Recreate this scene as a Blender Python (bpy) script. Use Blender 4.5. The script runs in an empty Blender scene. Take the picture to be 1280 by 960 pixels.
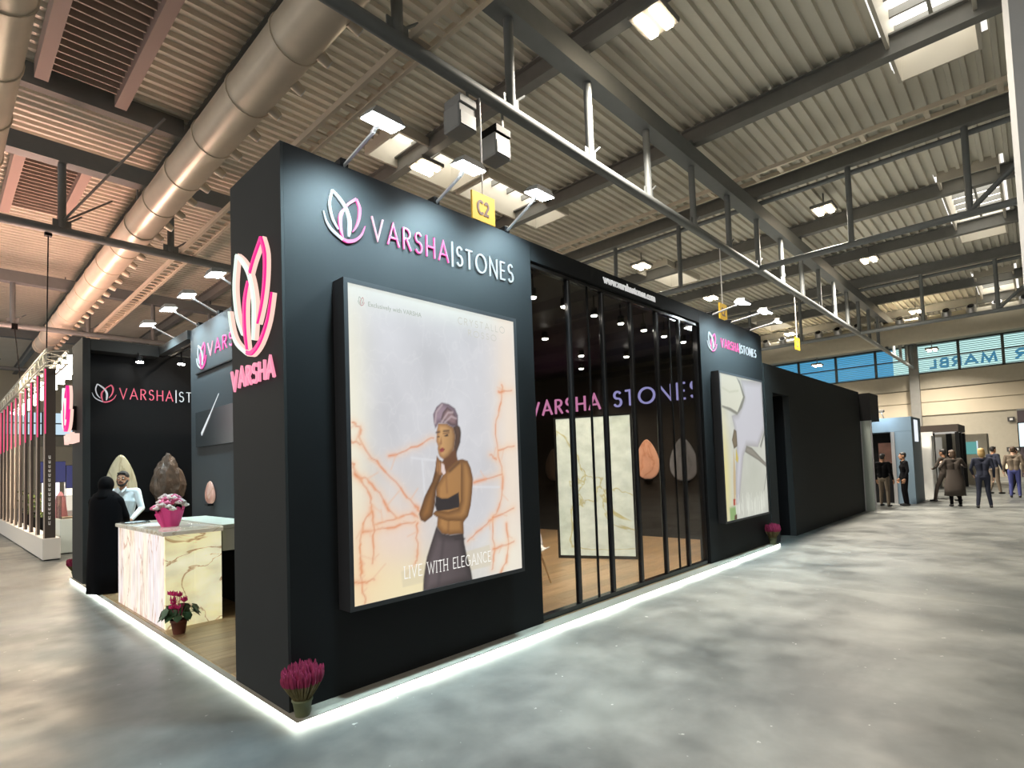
import bpy, bmesh, math, random
import numpy as np
from mathutils import Vector, Matrix

random.seed(7)
SC = bpy.context.scene
COL = SC.collection

# ------------------------------------------------------------------ camera
cam_d = bpy.data.cameras.new('camera')
cam = bpy.data.objects.new('camera', cam_d)
COL.objects.link(cam)
cam_d.sensor_fit = 'HORIZONTAL'
cam_d.sensor_width = 36.0
cam_d.lens = 693.28 / 1280 * 36.0
cam_d.shift_y = (551.69 - 480) / 1280
cam_d.clip_end = 300
cam_d.clip_start = 0.05
_right = Vector((0.68844859, -0.72442888, -0.03523265))
_down = Vector((0.00839598, 0.05653454, -0.99836534))
_fwd = Vector((0.72523654, 0.6870274, 0.04500341))
_m = Matrix((( _right.x, -_down.x, -_fwd.x, -1.68557552),
             ( _right.y, -_down.y, -_fwd.y, -3.74346236),
             ( _right.z, -_down.z, -_fwd.z, 1.65133776),
             (0, 0, 0, 1)))
cam.matrix_world = _m
SC.camera = cam

# ------------------------------------------------------------------ world, exposure, big lights
world = bpy.data.worlds.new('world')
SC.world = world
world.use_nodes = True
_bg = world.node_tree.nodes['Background']
_bg.inputs[0].default_value = (1.0, 0.97, 0.92, 1)
_bg.inputs[1].default_value = 1.25
SC.view_settings.view_transform = 'Standard'
SC.view_settings.look = 'None'
SC.view_settings.gamma = 1.0
SC.view_settings.exposure = 0.1
SC.view_settings.use_curve_mapping = False
FLOOD_W = 700.0
HIGHBAY_W = 1000.0
ROOM_W = 170.0

# ------------------------------------------------------------------ materials
MATS = {}
def nodes_of(m):
    m.use_nodes = True
    return m.node_tree.nodes, m.node_tree.links
def mat(name, col, rough=0.6, metal=0.0, noise=0.0, scale=6.0, bump=0.0, spec=0.5, emit=None, estr=0.0, trans=0.0):
    if name in MATS: return MATS[name]
    m = bpy.data.materials.new(name)
    N, L = nodes_of(m)
    b = N['Principled BSDF']
    b.inputs['Base Color'].default_value = (*col, 1)
    b.inputs['Roughness'].default_value = rough
    b.inputs['Metallic'].default_value = metal
    b.inputs['Specular IOR Level'].default_value = spec
    if noise or bump:
        tc = N.new('ShaderNodeTexCoord'); nz = N.new('ShaderNodeTexNoise')
        nz.inputs['Scale'].default_value = scale; nz.inputs['Detail'].default_value = 4
        L.new(tc.outputs['Object'], nz.inputs['Vector'])
        if noise:
            mx = N.new('ShaderNodeMix'); mx.data_type = 'RGBA'
            mx.inputs[6].default_value = (*[max(0, c * (1 - noise)) for c in col], 1)
            mx.inputs[7].default_value = (*[min(1, c * (1 + noise)) for c in col], 1)
            L.new(nz.outputs['Fac'], mx.inputs[0]); L.new(mx.outputs[2], b.inputs['Base Color'])
        if bump:
            bp = N.new('ShaderNodeBump'); bp.inputs['Strength'].default_value = bump; bp.inputs['Distance'].default_value = 0.02
            L.new(nz.outputs['Fac'], bp.inputs['Height']); L.new(bp.outputs['Normal'], b.inputs['Normal'])
    if emit is not None:
        b.inputs['Emission Color'].default_value = (*emit, 1)
        b.inputs['Emission Strength'].default_value = estr
    MATS[name] = m
    return m
def glow(name, col, s):
    return mat(name, (0.02, 0.02, 0.02), 0.5, emit=col, estr=s)

M_front = mat('front_wall_black', (0.0118, 0.0128, 0.0135), 0.6, noise=0.12, scale=3, spec=0.15)
M_dark = mat('charcoal_panel', (0.026, 0.028, 0.028), 0.7, noise=0.08, scale=2, spec=0.15)
M_black = mat('black_paint', (0.0045, 0.0045, 0.005), 0.5, spec=0.15)
M_blackgloss = mat('black_gloss', (0.010, 0.010, 0.011), 0.22)
M_alu = mat('grey_aluminium', (0.55, 0.55, 0.56), 0.35, 0.8)
M_whitepaint = mat('white_paint', (0.78, 0.78, 0.76), 0.5, noise=0.03)
M_steel = mat('painted_steel_grey', (0.19, 0.205, 0.21), 0.5, 0.1, noise=0.1, scale=5)
M_steeldark = mat('painted_steel_dark', (0.21, 0.21, 0.20), 0.6, noise=0.15, scale=4)
M_galv = mat('galvanised_duct', (0.74, 0.65, 0.53), 0.36, 0.25, noise=0.12, scale=3)
M_beige = mat('beige_wall', (0.60, 0.53, 0.41), 0.75, noise=0.06, scale=1.2)
M_beigedark = mat('beige_beam', (0.40, 0.37, 0.30), 0.75, noise=0.08)
M_white = mat('white_gloss', (0.8, 0.8, 0.8), 0.35)
M_led = glow('led_strip_white', (0.92, 1.0, 0.86), 10.0)
M_flood = glow('flood_lens', (0.88, 0.97, 1.0), 60.0)
M_warm = glow('highbay_lens', (1.0, 0.80, 0.55), 40.0)
M_sky = glow('skylight_daylight', (1.0, 0.96, 0.86), 5.0)
M_pink = glow('pink_face_lit', (1.0, 0.08, 0.42), 1.1)
M_pinkneon = glow('pink_neon', (1.0, 0.015, 0.27), 1.05)
M_neonrim = glow('neon_rim_warm', (1.0, 0.66, 0.56), 1.0)
M_neonwhite = glow('neon_white', (0.80, 0.97, 0.84), 1.0)
M_lit_white = glow('white_face_lit', (0.80, 0.92, 1.0), 0.85)
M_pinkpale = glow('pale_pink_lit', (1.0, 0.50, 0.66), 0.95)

def onyx(name, base, vein, alt, strength, scale=1.5, stretch=(1, 1, 1), vein_w=0.03, fine=6.0):
    m = bpy.data.materials.new(name); N, L = nodes_of(m)
    b = N['Principled BSDF']
    tc = N.new('ShaderNodeTexCoord'); mp = N.new('ShaderNodeMapping'); mp.inputs['Scale'].default_value = stretch
    L.new(tc.outputs['Object'], mp.inputs['Vector'])
    n1 = N.new('ShaderNodeTexNoise'); n1.inputs['Scale'].default_value = scale; n1.inputs['Detail'].default_value = 6; n1.inputs['Distortion'].default_value = 0.7
    n2 = N.new('ShaderNodeTexNoise'); n2.inputs['Scale'].default_value = scale * 0.8; n2.inputs['Detail'].default_value = 5; n2.inputs['Distortion'].default_value = 1.6
    n3 = N.new('ShaderNodeTexNoise'); n3.inputs['Scale'].default_value = fine; n3.inputs['Detail'].default_value = 8
    for n in (n1, n2, n3): L.new(mp.outputs['Vector'], n.inputs['Vector'])
    mx = N.new('ShaderNodeMix'); mx.data_type = 'RGBA'
    mx.inputs[6].default_value = (*base, 1); mx.inputs[7].default_value = (*alt, 1)
    r0 = N.new('ShaderNodeMapRange'); r0.inputs[1].default_value = 0.35; r0.inputs[2].default_value = 0.65
    L.new(n1.outputs['Fac'], r0.inputs[0]); L.new(r0.outputs[0], mx.inputs[0])
    sub = N.new('ShaderNodeMath'); sub.operation = 'SUBTRACT'; sub.inputs[1].default_value = 0.5
    ab = N.new('ShaderNodeMath'); ab.operation = 'ABSOLUTE'
    L.new(n2.outputs['Fac'], sub.inputs[0]); L.new(sub.outputs[0], ab.inputs[0])
    mr = N.new('ShaderNodeMapRange'); mr.inputs[1].default_value = 0.0; mr.inputs[2].default_value = vein_w
    mr.inputs[3].default_value = 0.85; mr.inputs[4].default_value = 0.0
    L.new(ab.outputs[0], mr.inputs[0])
    m2 = N.new('ShaderNodeMix'); m2.data_type = 'RGBA'; m2.inputs[7].default_value = (*vein, 1)
    L.new(mx.outputs[2], m2.inputs[6]); L.new(mr.outputs[0], m2.inputs[0])
    m3 = N.new('ShaderNodeMix'); m3.data_type = 'RGBA'; m3.blend_type = 'MULTIPLY'; m3.inputs[0].default_value = 0.5
    cr = N.new('ShaderNodeMapRange'); cr.inputs[1].default_value = 0.3; cr.inputs[2].default_value = 0.7; cr.inputs[3].default_value = 0.55; cr.inputs[4].default_value = 1.1
    L.new(n3.outputs['Fac'], cr.inputs[0])
    L.new(m2.outputs[2], m3.inputs[6]); L.new(cr.outputs[0], m3.inputs[7])
    dk = N.new('ShaderNodeMix'); dk.data_type = 'RGBA'; dk.blend_type = 'MULTIPLY'; dk.inputs[0].default_value = 1; dk.inputs[7].default_value = (0.6, 0.6, 0.6, 1); L.new(m3.outputs[2], dk.inputs[6]); L.new(dk.outputs[2], b.inputs['Base Color']); L.new(m3.outputs[2], b.inputs['Emission Color'])
    b.inputs['Emission Strength'].default_value = strength; b.inputs['Roughness'].default_value = 0.15
    return m
M_onyx_front = onyx('backlit_onyx_pink_white', (0.86, 0.78, 0.80), (0.55, 0.30, 0.20), (0.95, 0.84, 0.66), 0.78, 1.3, (1, 2.2, 0.5), 0.018, 7)
M_onyx_side = onyx('backlit_onyx_honey', (0.86, 0.78, 0.42), (0.36, 0.16, 0.05), (0.92, 0.88, 0.60), 0.74, 1.5, (1.0, 1, 1.5), 0.016, 5)
M_onyx_top = onyx('onyx_counter_top', (0.72, 0.68, 0.60), (0.45, 0.33, 0.2), (0.74, 0.66, 0.5), 0.30, 1.6, (1, 1, 1), 0.02, 5)
M_onyx_slab = onyx('backlit_onyx_pale_green', (0.64, 0.72, 0.60), (0.50, 0.44, 0.14), (0.76, 0.82, 0.74), 1.0, 0.42, (1, 1, 1.3), 0.007, 5)
M_egg_cream = onyx('onyx_cream', (0.62, 0.55, 0.36), (0.40, 0.33, 0.2), (0.56, 0.50, 0.34), 0.35, 1.4, (2, 1, .6), 0.02, 5)
M_egg_orange = onyx('onyx_peach', (0.80, 0.42, 0.26), (0.6, 0.26, 0.14), (0.72, 0.36, 0.24), 0.55, 1.6, (1, 1, .6), 0.02, 5)
M_egg_grey = onyx('onyx_grey', (0.25, 0.24, 0.24), (0.15, 0.15, 0.15), (0.2, 0.2, 0.21), 0.25, 1.6, (1, 1, .6), 0.02, 5)
M_egg_pink = onyx('onyx_rose', (0.65, 0.34, 0.28), (0.5, 0.25, 0.15), (0.55, 0.36, 0.26), 0.35, 1.6, (1, 1, .6), 0.02, 5)
M_rock = mat('brown_rock', (0.075, 0.045, 0.028), 0.5, noise=0.8, scale=9, bump=0.9)

def m_floor():
    m = bpy.data.materials.new('polished_concrete'); N, L = nodes_of(m); b = N['Principled BSDF']
    tc = N.new('ShaderNodeTexCoord')
    a = N.new('ShaderNodeTexNoise'); a.inputs['Scale'].default_value = 0.9; a.inputs['Detail'].default_value = 6; a.inputs['Roughness'].default_value = 0.58; a.inputs['Distortion'].default_value = 0.15
    c = N.new('ShaderNodeTexNoise'); c.inputs['Scale'].default_value = 3.0; c.inputs['Detail'].default_value = 6
    s = N.new('ShaderNodeTexNoise'); s.inputs['Scale'].default_value = 14; s.inputs['Detail'].default_value = 2
    for n in (a, c, s): L.new(tc.outputs['Object'], n.inputs['Vector'])
    r = N.new('ShaderNodeValToRGB')
    r.color_ramp.elements[0].position = 0.37; r.color_ramp.elements[0].color = (0.072, 0.078, 0.077, 1)
    r.color_ramp.elements[1].position = 0.63; r.color_ramp.elements[1].color = (0.172, 0.178, 0.168, 1)
    L.new(a.outputs['Fac'], r.inputs[0])
    r2 = N.new('ShaderNodeMapRange'); r2.inputs[1].default_value = 0.3; r2.inputs[2].default_value = 0.72; r2.inputs[3].default_value = 0.85; r2.inputs[4].default_value = 1.13
    L.new(c.outputs['Fac'], r2.inputs[0])
    mu = N.new('ShaderNodeMix'); mu.data_type = 'RGBA'; mu.blend_type = 'MULTIPLY'; mu.inputs[0].default_value = 1
    L.new(r.outputs[0], mu.inputs[6]); L.new(r2.outputs[0], mu.inputs[7])
    sp = N.new('ShaderNodeMapRange'); sp.inputs[1].default_value = 0.735; sp.inputs[2].default_value = 0.77; sp.inputs[3].default_value = 0; sp.inputs[4].default_value = 0.75
    L.new(s.outputs['Fac'], sp.inputs[0])
    # saw-cut joints: thin pale lines along X and along Y
    sx = N.new('ShaderNodeSeparateXYZ'); L.new(tc.outputs['Object'], sx.inputs[0])
    def line(out, v0, w):
        d = N.new('ShaderNodeMath'); d.operation = 'SUBTRACT'; d.inputs[1].default_value = v0; L.new(sx.outputs[out], d.inputs[0])
        e = N.new('ShaderNodeMath'); e.operation = 'ABSOLUTE'; L.new(d.outputs[0], e.inputs[0])
        f = N.new('ShaderNodeMath'); f.operation = 'LESS_THAN'; f.inputs[1].default_value = w; L.new(e.outputs[0], f.inputs[0])
        return f
    prev = sp.outputs[0]
    for out, v0 in ((1, -0.83), (0, -0.42)):
        f = line(out, v0, 0.004)
        k = N.new('ShaderNodeMath'); k.operation = 'MULTIPLY'; k.inputs[1].default_value = 0.4; L.new(f.outputs[0], k.inputs[0])
        mxm = N.new('ShaderNodeMath'); mxm.operation = 'MAXIMUM'; L.new(prev, mxm.inputs[0]); L.new(k.outputs[0], mxm.inputs[1]); prev = mxm.outputs[0]
    m3 = N.new('ShaderNodeMix'); m3.data_type = 'RGBA'; m3.inputs[7].default_value = (0.5, 0.5, 0.47, 1)
    L.new(prev, m3.inputs[0]); L.new(mu.outputs[2], m3.inputs[6]); L.new(m3.outputs[2], b.inputs['Base Color'])
    rr = N.new('ShaderNodeMapRange'); rr.inputs[1].default_value = 0.3; rr.inputs[2].default_value = 0.7; b.inputs['Specular IOR Level'].default_value = 0.4; rr.inputs[3].default_value = 0.30; rr.inputs[4].default_value = 0.50
    L.new(c.outputs['Fac'], rr.inputs[0]); L.new(rr.outputs[0], b.inputs['Roughness'])
    return m
M_floor = m_floor()

def m_wood(name, c0, c1, rough=0.35):
    m = bpy.data.materials.new(name); N, L = nodes_of(m); b = N['Principled BSDF']
    tc = N.new('ShaderNodeTexCoord'); mp = N.new('ShaderNodeMapping'); mp.inputs['Scale'].default_value = (0.8, 9, 9)
    L.new(tc.outputs['Object'], mp.inputs['Vector'])
    oi = N.new('ShaderNodeObjectInfo')
    ad = N.new('ShaderNodeVectorMath'); ad.operation = 'ADD'; L.new(mp.outputs[0], ad.inputs[0])
    sc = N.new('ShaderNodeVectorMath'); sc.operation = 'SCALE'; sc.inputs[0].default_value = (31, 17, 5); L.new(oi.outputs['Random'], sc.inputs[3]); L.new(sc.outputs[0], ad.inputs[1])
    n = N.new('ShaderNodeTexNoise'); n.inputs['Scale'].default_value = 2.2; n.inputs['Detail'].default_value = 6; n.inputs['Distortion'].default_value = 0.6
    L.new(ad.outputs[0], n.inputs['Vector'])
    r = N.new('ShaderNodeValToRGB'); r.color_ramp.elements[0].position = 0.3; r.color_ramp.elements[0].color = (*c0, 1)
    r.color_ramp.elements[1].position = 0.7; r.color_ramp.elements[1].color = (*c1, 1)
    L.new(n.outputs['Fac'], r.inputs[0])
    hv = N.new('ShaderNodeHueSaturation'); L.new(r.outputs[0], hv.inputs['Color'])
    v = N.new('ShaderNodeMapRange'); v.inputs[3].default_value = 0.8; v.inputs[4].default_value = 1.15; L.new(oi.outputs['Random'], v.inputs[0]); L.new(v.outputs[0], hv.inputs['Value'])
    L.new(hv.outputs[0], b.inputs['Base Color']); b.inputs['Roughness'].default_value = rough
    return m
M_oak = m_wood('oak_plank', (0.30, 0.19, 0.09), (0.47, 0.32, 0.17))

def m_glass():
    m = bpy.data.materials.new('tinted_glass'); N, L = nodes_of(m)
    N.remove(N['Principled BSDF']); out = N['Material Output']
    t = N.new('ShaderNodeBsdfTransparent'); t.inputs[0].default_value = (0.80, 0.78, 0.76, 1)
    g = N.new('ShaderNodeBsdfGlossy'); g.inputs['Roughness'].default_value = 0.03; g.inputs[0].default_value = (0.8, 0.8, 0.8, 1)
    f = N.new('ShaderNodeFresnel'); ge = N.new('ShaderNodeNewGeometry'); mr = N.new('ShaderNodeMapRange')
    mr.inputs[3].default_value = 1.45; mr.inputs[4].default_value = 1/1.45; L.new(ge.outputs['Backfacing'], mr.inputs[0]); L.new(mr.outputs[0], f.inputs[0])
    mx = N.new('ShaderNodeMixShader'); L.new(f.outputs[0], mx.inputs[0]); L.new(t.outputs[0], mx.inputs[1]); L.new(g.outputs[0], mx.inputs[2])
    L.new(mx.outputs[0], out.inputs[0])
    return m
M_glass = m_glass()

def m_print(name, strength):
    m = bpy.data.materials.new(name); N, L = nodes_of(m); b = N['Principled BSDF']
    a = N.new('ShaderNodeVertexColor'); a.layer_name = 'print'
    b.inputs['Base Color'].default_value = (0.02, 0.02, 0.02, 1); b.inputs['Roughness'].default_value = 0.4
    L.new(a.outputs[0], b.inputs['Emission Color']); b.inputs['Emission Strength'].default_value = strength
    return m
M_print = m_print('backlit_textile_print', 0.84)

# ------------------------------------------------------------------ mesh helpers
class MB:
    """collects geometry in world coordinates"""
    def __init__(s): s.v = []; s.f = []; s.mi = []; s.sm = []
    def add(s, vs, fs, mi=0, smooth=False):
        n = len(s.v); s.v += [tuple(map(float, p)) for p in vs]
        for f in fs: s.f.append([i + n for i in f]); s.mi.append(mi); s.sm.append(smooth)
        return s
    def box(s, x0, x1, y0, y1, z0, z1, mi=0):
        x0, x1 = min(x0, x1), max(x0, x1); y0, y1 = min(y0, y1), max(y0, y1); z0, z1 = min(z0, z1), max(z0, z1)
        return s.add([(x0,y0,z0),(x1,y0,z0),(x1,y1,z0),(x0,y1,z0),(x0,y0,z1),(x1,y0,z1),(x1,y1,z1),(x0,y1,z1)],
                     [(0,3,2,1),(4,5,6,7),(0,1,5,4),(1,2,6,5),(2,3,7,6),(3,0,4,7)], mi)
    def bbox(s, x0, x1, y0, y1, z0, z1, b=0.01, mi=0):
        """box with chamfered vertical and top edges"""
        bm = bmesh.new(); bmesh.ops.create_cube(bm, size=1)
        for v in bm.verts: v.co = Vector(((x0+x1)/2 + v.co.x*(x1-x0), (y0+y1)/2 + v.co.y*(y1-y0), (z0+z1)/2 + v.co.z*(z1-z0)))
        bmesh.ops.bevel(bm, geom=bm.edges[:], offset=b, segments=1, affect='EDGES')
        bm.verts.index_update(); s.add([v.co[:] for v in bm.verts], [[v.index for v in f.verts] for f in bm.faces], mi); bm.free(); return s
    def tube(s, p0, p1, r, n=8, mi=0, r1=None, cap=True):
        p0, p1 = Vector(p0), Vector(p1); d = (p1 - p0).normalized()
        a = d.orthogonal().normalized(); b = d.cross(a); r1 = r if r1 is None else r1
        vs = []
        for p, rr in ((p0, r), (p1, r1)):
            for i in range(n):
                t = 2*math.pi*i/n; vs.append(p + (a*math.cos(t) + b*math.sin(t))*rr)
        fs = [(i, (i+1) % n, n+(i+1) % n, n+i) for i in range(n)]
        s.add(vs, fs, mi, n > 5)
        if cap: s.add(vs, [list(range(n))[::-1], list(range(n, 2*n))], mi)
        return s
    def bar(s, p0, p1, w, h, mi=0, up=(0,0,1)):
        p0, p1 = Vector(p0), Vector(p1); d = (p1-p0).normalized(); u = Vector(up)
        a = d.cross(u)
        if a.length < 1e-4: a = d.orthogonal()
        a.normalize(); b = a.cross(d).normalized(); a *= w/2; b *= h/2
        vs = [p0-a-b, p0+a-b, p0+a+b, p0-a+b, p1-a-b, p1+a-b, p1+a+b, p1-a+b]
        return s.add(vs, [(0,1,2,3),(7,6,5,4),(0,4,5,1),(1,5,6,2),(2,6,7,3),(3,7,4,0)], mi)
    def path(s, pts, r, n=8, mi=0):
        pts = [Vector(p) for p in pts]
        rs = r if isinstance(r, (list, tuple)) else [r]*len(pts)
        vs = []; prev = None
        for k, p in enumerate(pts):
            d = (pts[min(k+1, len(pts)-1)] - pts[max(k-1, 0)]).normalized()
            if prev is None: a = d.orthogonal().normalized()
            else: a = (prev - d*prev.dot(d)).normalized()
            prev = a; b = d.cross(a)
            for i in range(n):
                t = 2*math.pi*i/n; vs.append(p + (a*math.cos(t)+b*math.sin(t))*rs[k])
        fs = [(k*n+i, k*n+(i+1) % n, (k+1)*n+(i+1) % n, (k+1)*n+i) for k in range(len(pts)-1) for i in range(n)]
        s.add(vs, fs, mi, True); m = (len(pts)-1)*n
        s.add(vs, [list(range(n))[::-1], [m+i for i in range(n)]], mi); return s
    def lathe(s, c, prof, n=20, mi=0, sx=1, sy=1, wob=None):
        vs = []
        for k, (r, z) in enumerate(prof):
            for i in range(n):
                t = 2*math.pi*i/n; w = 1 + (wob(t, k) if wob else 0)
                vs.append((c[0] + r*w*sx*math.cos(t), c[1] + r*w*sy*math.sin(t), c[2] + z))
        fs = [(k*n+i, k*n+(i+1) % n, (k+1)*n+(i+1) % n, (k+1)*n+i) for k in range(len(prof)-1) for i in range(n)]
        s.add(vs, fs, mi, True); m = (len(prof)-1)*n
        s.add(vs, [list(range(n))[::-1], [m+i for i in range(n)]], mi); return s
    def ball(s, c, r, n=10, m=6, mi=0, rot=None):
        r = r if isinstance(r, (tuple, list)) else (r, r, r); vs = []
        for j in range(m+1):
            ph = math.pi*j/m
            for i in range(n):
                t = 2*math.pi*i/n; p = Vector((r[0]*math.sin(ph)*math.cos(t), r[1]*math.sin(ph)*math.sin(t), -r[2]*math.cos(ph)))
                if rot: p = rot @ p
                vs.append(p + Vector(c))
        return s.add(vs, [(j*n+i, j*n+(i+1) % n, (j+1)*n+(i+1) % n, (j+1)*n+i) for j in range(m) for i in range(n)], mi, True)
    def prism(s, poly, fn, n0, n1, mi=0):
        """poly of (u,v); fn(u,v,n) -> world; extruded from n0 to n1"""
        k = len(poly)
        vs = [fn(u, v, n0) for u, v in poly] + [fn(u, v, n1) for u, v in poly]
        return s.add(vs, [list(range(k))[::-1], list(range(k, 2*k))] + [(i, (i+1) % k, k+(i+1) % k, k+i) for i in range(k)], mi)
    def ribbon(s, pts, ws, fn, n0, n1, mi=0, closed=False):
        P = [Vector((p[0], p[1])) for p in pts]; n = len(P)
        W = ws if isinstance(ws, (list, tuple)) else [ws]*n
        Lf, Rt = [], []
        for i in range(n):
            if closed: a, b = P[i-1], P[(i+1) % n]
            else: a, b = P[max(i-1, 0)], P[min(i+1, n-1)]
            d1 = (P[i]-a).normalized() if (P[i]-a).length > 1e-9 else (b-P[i]).normalized()
            d2 = (b-P[i]).normalized() if (b-P[i]).length > 1e-9 else d1
            t = d1 + d2
            t = t.normalized() if t.length > 1e-6 else d1
            nrm = Vector((-t.y, t.x)); c = max(0.4, abs(nrm.dot(Vector((-d1.y, d1.x)))))
            Lf.append(P[i] + nrm*W[i]/2/c); Rt.append(P[i] - nrm*W[i]/2/c)
        m = n if closed else n-1
        vs = [fn(p.x, p.y, n0) for p in Lf] + [fn(p.x, p.y, n0) for p in Rt] + [fn(p.x, p.y, n1) for p in Lf] + [fn(p.x, p.y, n1) for p in Rt]
        fs = []
        for i in range(m):
            j = (i+1) % n
            fs += [(i, j, n+j, n+i), (2*n+i, 3*n+i, 3*n+j, 2*n+j), (i, 2*n+i, 2*n+j, j), (n+i, n+j, 3*n+j, 3*n+i)]
        if not closed:
            fs += [(0, n, 3*n, 2*n), (n-1, 3*n-1, 4*n-1, 2*n-1)]
        return s.add(vs, fs, mi)
    def build(s, name, mats, parent=None, at=None):
        """one mesh object; vertices stay where they are in the world"""
        V = np.array(s.v)
        if parent is not None: o0 = np.array(parent['_at'][:])
        elif at is not None: o0 = np.array(at)
        else:
            lo, hi = V.min(0), V.max(0); o0 = np.array([(lo[0]+hi[0])/2, (lo[1]+hi[1])/2, lo[2]])
        me = bpy.data.meshes.new(name); me.from_pydata((V - o0).tolist(), [], s.f)
        for m in (mats if isinstance(mats, (list, tuple)) else [mats]): me.materials.append(m)
        me.polygons.foreach_set('material_index', s.mi); me.polygons.foreach_set('use_smooth', s.sm)
        bm = bmesh.new(); bm.from_mesh(me); bmesh.ops.recalc_face_normals(bm, faces=bm.faces); bm.to_mesh(me); bm.free()
        me.update(); o = bpy.data.objects.new(name, me); COL.objects.link(o)
        if parent is not None:
            o.parent = parent; o['_at'] = [float(x) for x in o0]
        else:
            o.location = o0; o['_at'] = [float(x) for x in o0]
        return o

def tag(o, label=None, cat=None, group=None, kind=None):
    if label: o['label'] = label
    if cat: o['category'] = cat
    if group: o['group'] = group
    if kind: o['kind'] = kind
    return o
def thing(name, at, label, cat, group=None):
    o = bpy.data.objects.new(name, None); o.empty_display_size = 0.1
    COL.objects.link(o); o.location = at; o['_at'] = [float(x) for x in at]
    return tag(o, label, cat, group)
def copy_tree(o, loc, label=None, parent=None):
    c = o.copy(); COL.objects.link(c)
    if parent is None: c.location = loc
    else: c.parent = parent
    if label: c['label'] = label
    for ch in [x for x in o.children]: copy_tree(ch, None, None, c)
    return c
def area_light(name, loc, target, size, power, col, size_y=None, parent=None):
    l = bpy.data.lights.new(name, 'AREA'); l.energy = power; l.color = col; l.size = size
    if size_y: l.shape = 'RECTANGLE'; l.size_y = size_y
    o = bpy.data.objects.new(name, l); COL.objects.link(o)
    d = Vector(target) - Vector(loc)
    rot = d.to_track_quat('-Z', 'Y').to_matrix().to_4x4()
    if parent is not None:
        o.parent = parent; o.matrix_local = Matrix.Translation(Vector(loc) - Vector(parent['_at'][:])) @ rot
    else: o.matrix_world = Matrix.Translation(Vector(loc)) @ rot
    return o
def spot_light(name, loc, target, power, col, angle=90, blend=0.6, radius=0.08, parent=None):
    l = bpy.data.lights.new(name, 'SPOT'); l.energy = power; l.color = col; l.spot_size = math.radians(angle); l.spot_blend = blend; l.shadow_soft_size = radius
    o = bpy.data.objects.new(name, l); COL.objects.link(o)
    rot = (Vector(target) - Vector(loc)).to_track_quat('-Z', 'Y').to_matrix().to_4x4()
    if parent is not None:
        o.parent = parent; o.matrix_local = Matrix.Translation(Vector(loc) - Vector(parent['_at'][:])) @ rot
    else: o.matrix_world = Matrix.Translation(Vector(loc)) @ rot
    return o

# lettering -------------------------------------------------------
def arc(cx, cy, rx, ry, a0, a1, n=10):
    return [(cx + rx*math.cos(math.radians(a0+(a1-a0)*i/n)), cy + ry*math.sin(math.radians(a0+(a1-a0)*i/n))) for i in range(n+1)]
GL = {
 'V': (0.74, [[(0.02,1),(0.37,0.02),(0.72,1)]]),
 'A': (0.78, [[(0.02,0),(0.39,0.98),(0.76,0)], [(0.15,0.34),(0.63,0.34)]]),
 'R': (0.56, [[(0.05,0),(0.05,1)], [(0.05,0.97),(0.24,0.97)] + arc(0.24,0.74,0.25,0.23,90,-90)[1:] + [(0.05,0.51)], [(0.24,0.51),(0.54,0)]]),
 'S': (0.54, [arc(0.27,0.745,0.20,0.225,25,250,9) + arc(0.27,0.285,0.225,0.255,88,-155,10)]),
 'H': (0.68, [[(0.05,0),(0.05,1)], [(0.63,0),(0.63,1)], [(0.05,0.5),(0.63,0.5)]]),
 'T': (0.56, [[(0.28,0),(0.28,1)], [(0.0,0.96),(0.56,0.96)]]),
 'O': (0.98, [arc(0.49,0.5,0.45,0.47,0,342,19)]),
 'N': (0.74, [[(0.05,0),(0.05,0.98),(0.69,0.02),(0.69,1)]]),
 'E': (0.48, [[(0.46,0.04),(0.05,0.04),(0.05,0.96),(0.46,0.96)], [(0.05,0.51),(0.42,0.51)]]),
 '|': (0.10, [[(0.05,-0.12),(0.05,1.12)]]),
 ' ': (0.40, []),
 'L': (0.46, [[(0.06,1),(0.06,0.03),(0.44,0.03)]]), 'I': (0.16, [[(0.08,0),(0.08,1)]]),
 'W': (1.1, [[(0.02,1),(0.29,0.02),(0.55,0.9),(0.81,0.02),(1.08,1)]]),
 'G': (0.84, [arc(0.45,0.5,0.40,0.47,45,335,14) + [(0.83,0.46),(0.55,0.46)]]),
 'C': (0.72, [arc(0.43,0.5,0.39,0.47,48,312,14)]),
 'Y': (0.6, [[(0.02,1),(0.3,0.5),(0.58,1)], [(0.3,0.5),(0.3,0)]]),
 'M': (0.9, [[(0.04,0),(0.14,0.98),(0.45,0.1),(0.76,0.98),(0.86,0)]]),
 'B': (0.56, [[(0.06,0),(0.06,1)], [(0.06,0.97),(0.24,0.97)] + arc(0.24,0.75,0.22,0.22,90,-90,6)[1:] + [(0.06,0.53)], [(0.24,0.53)] + arc(0.24,0.28,0.26,0.25,90,-90,6)[1:] + [(0.06,0.03)]]),
 '2': (0.56, [arc(0.27,0.73,0.22,0.24,165,-30,8) + [(0.05,0.04),(0.52,0.04)]]),
}
def text_width(t, gap): return sum(GL[c][0] + gap for c in t) - gap
OPEN_O = {'O'}
def letters(t, fn, u0, v0, h, w, gap, n0, n1, parent, matf, name='letter', wx=1.0):
    """each letter a mesh of its own; fn(u,v,n)->world; matf(i,c)->material"""
    u = u0; out = []
    for i, c in enumerate(t):
        W, strokes = GL[c]
        if strokes:
            mb = MB()
            for st in strokes:
                mb.ribbon([(u + a*h*wx, v0 + b*h) for a, b in st], w*h, fn, n0, n1, 0, closed=(c == 'O'))
            out.append(mb.build('divider' if c == '|' else name, matf(i, c), parent))
        u += (W + gap)*h*wx
    return out
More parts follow.
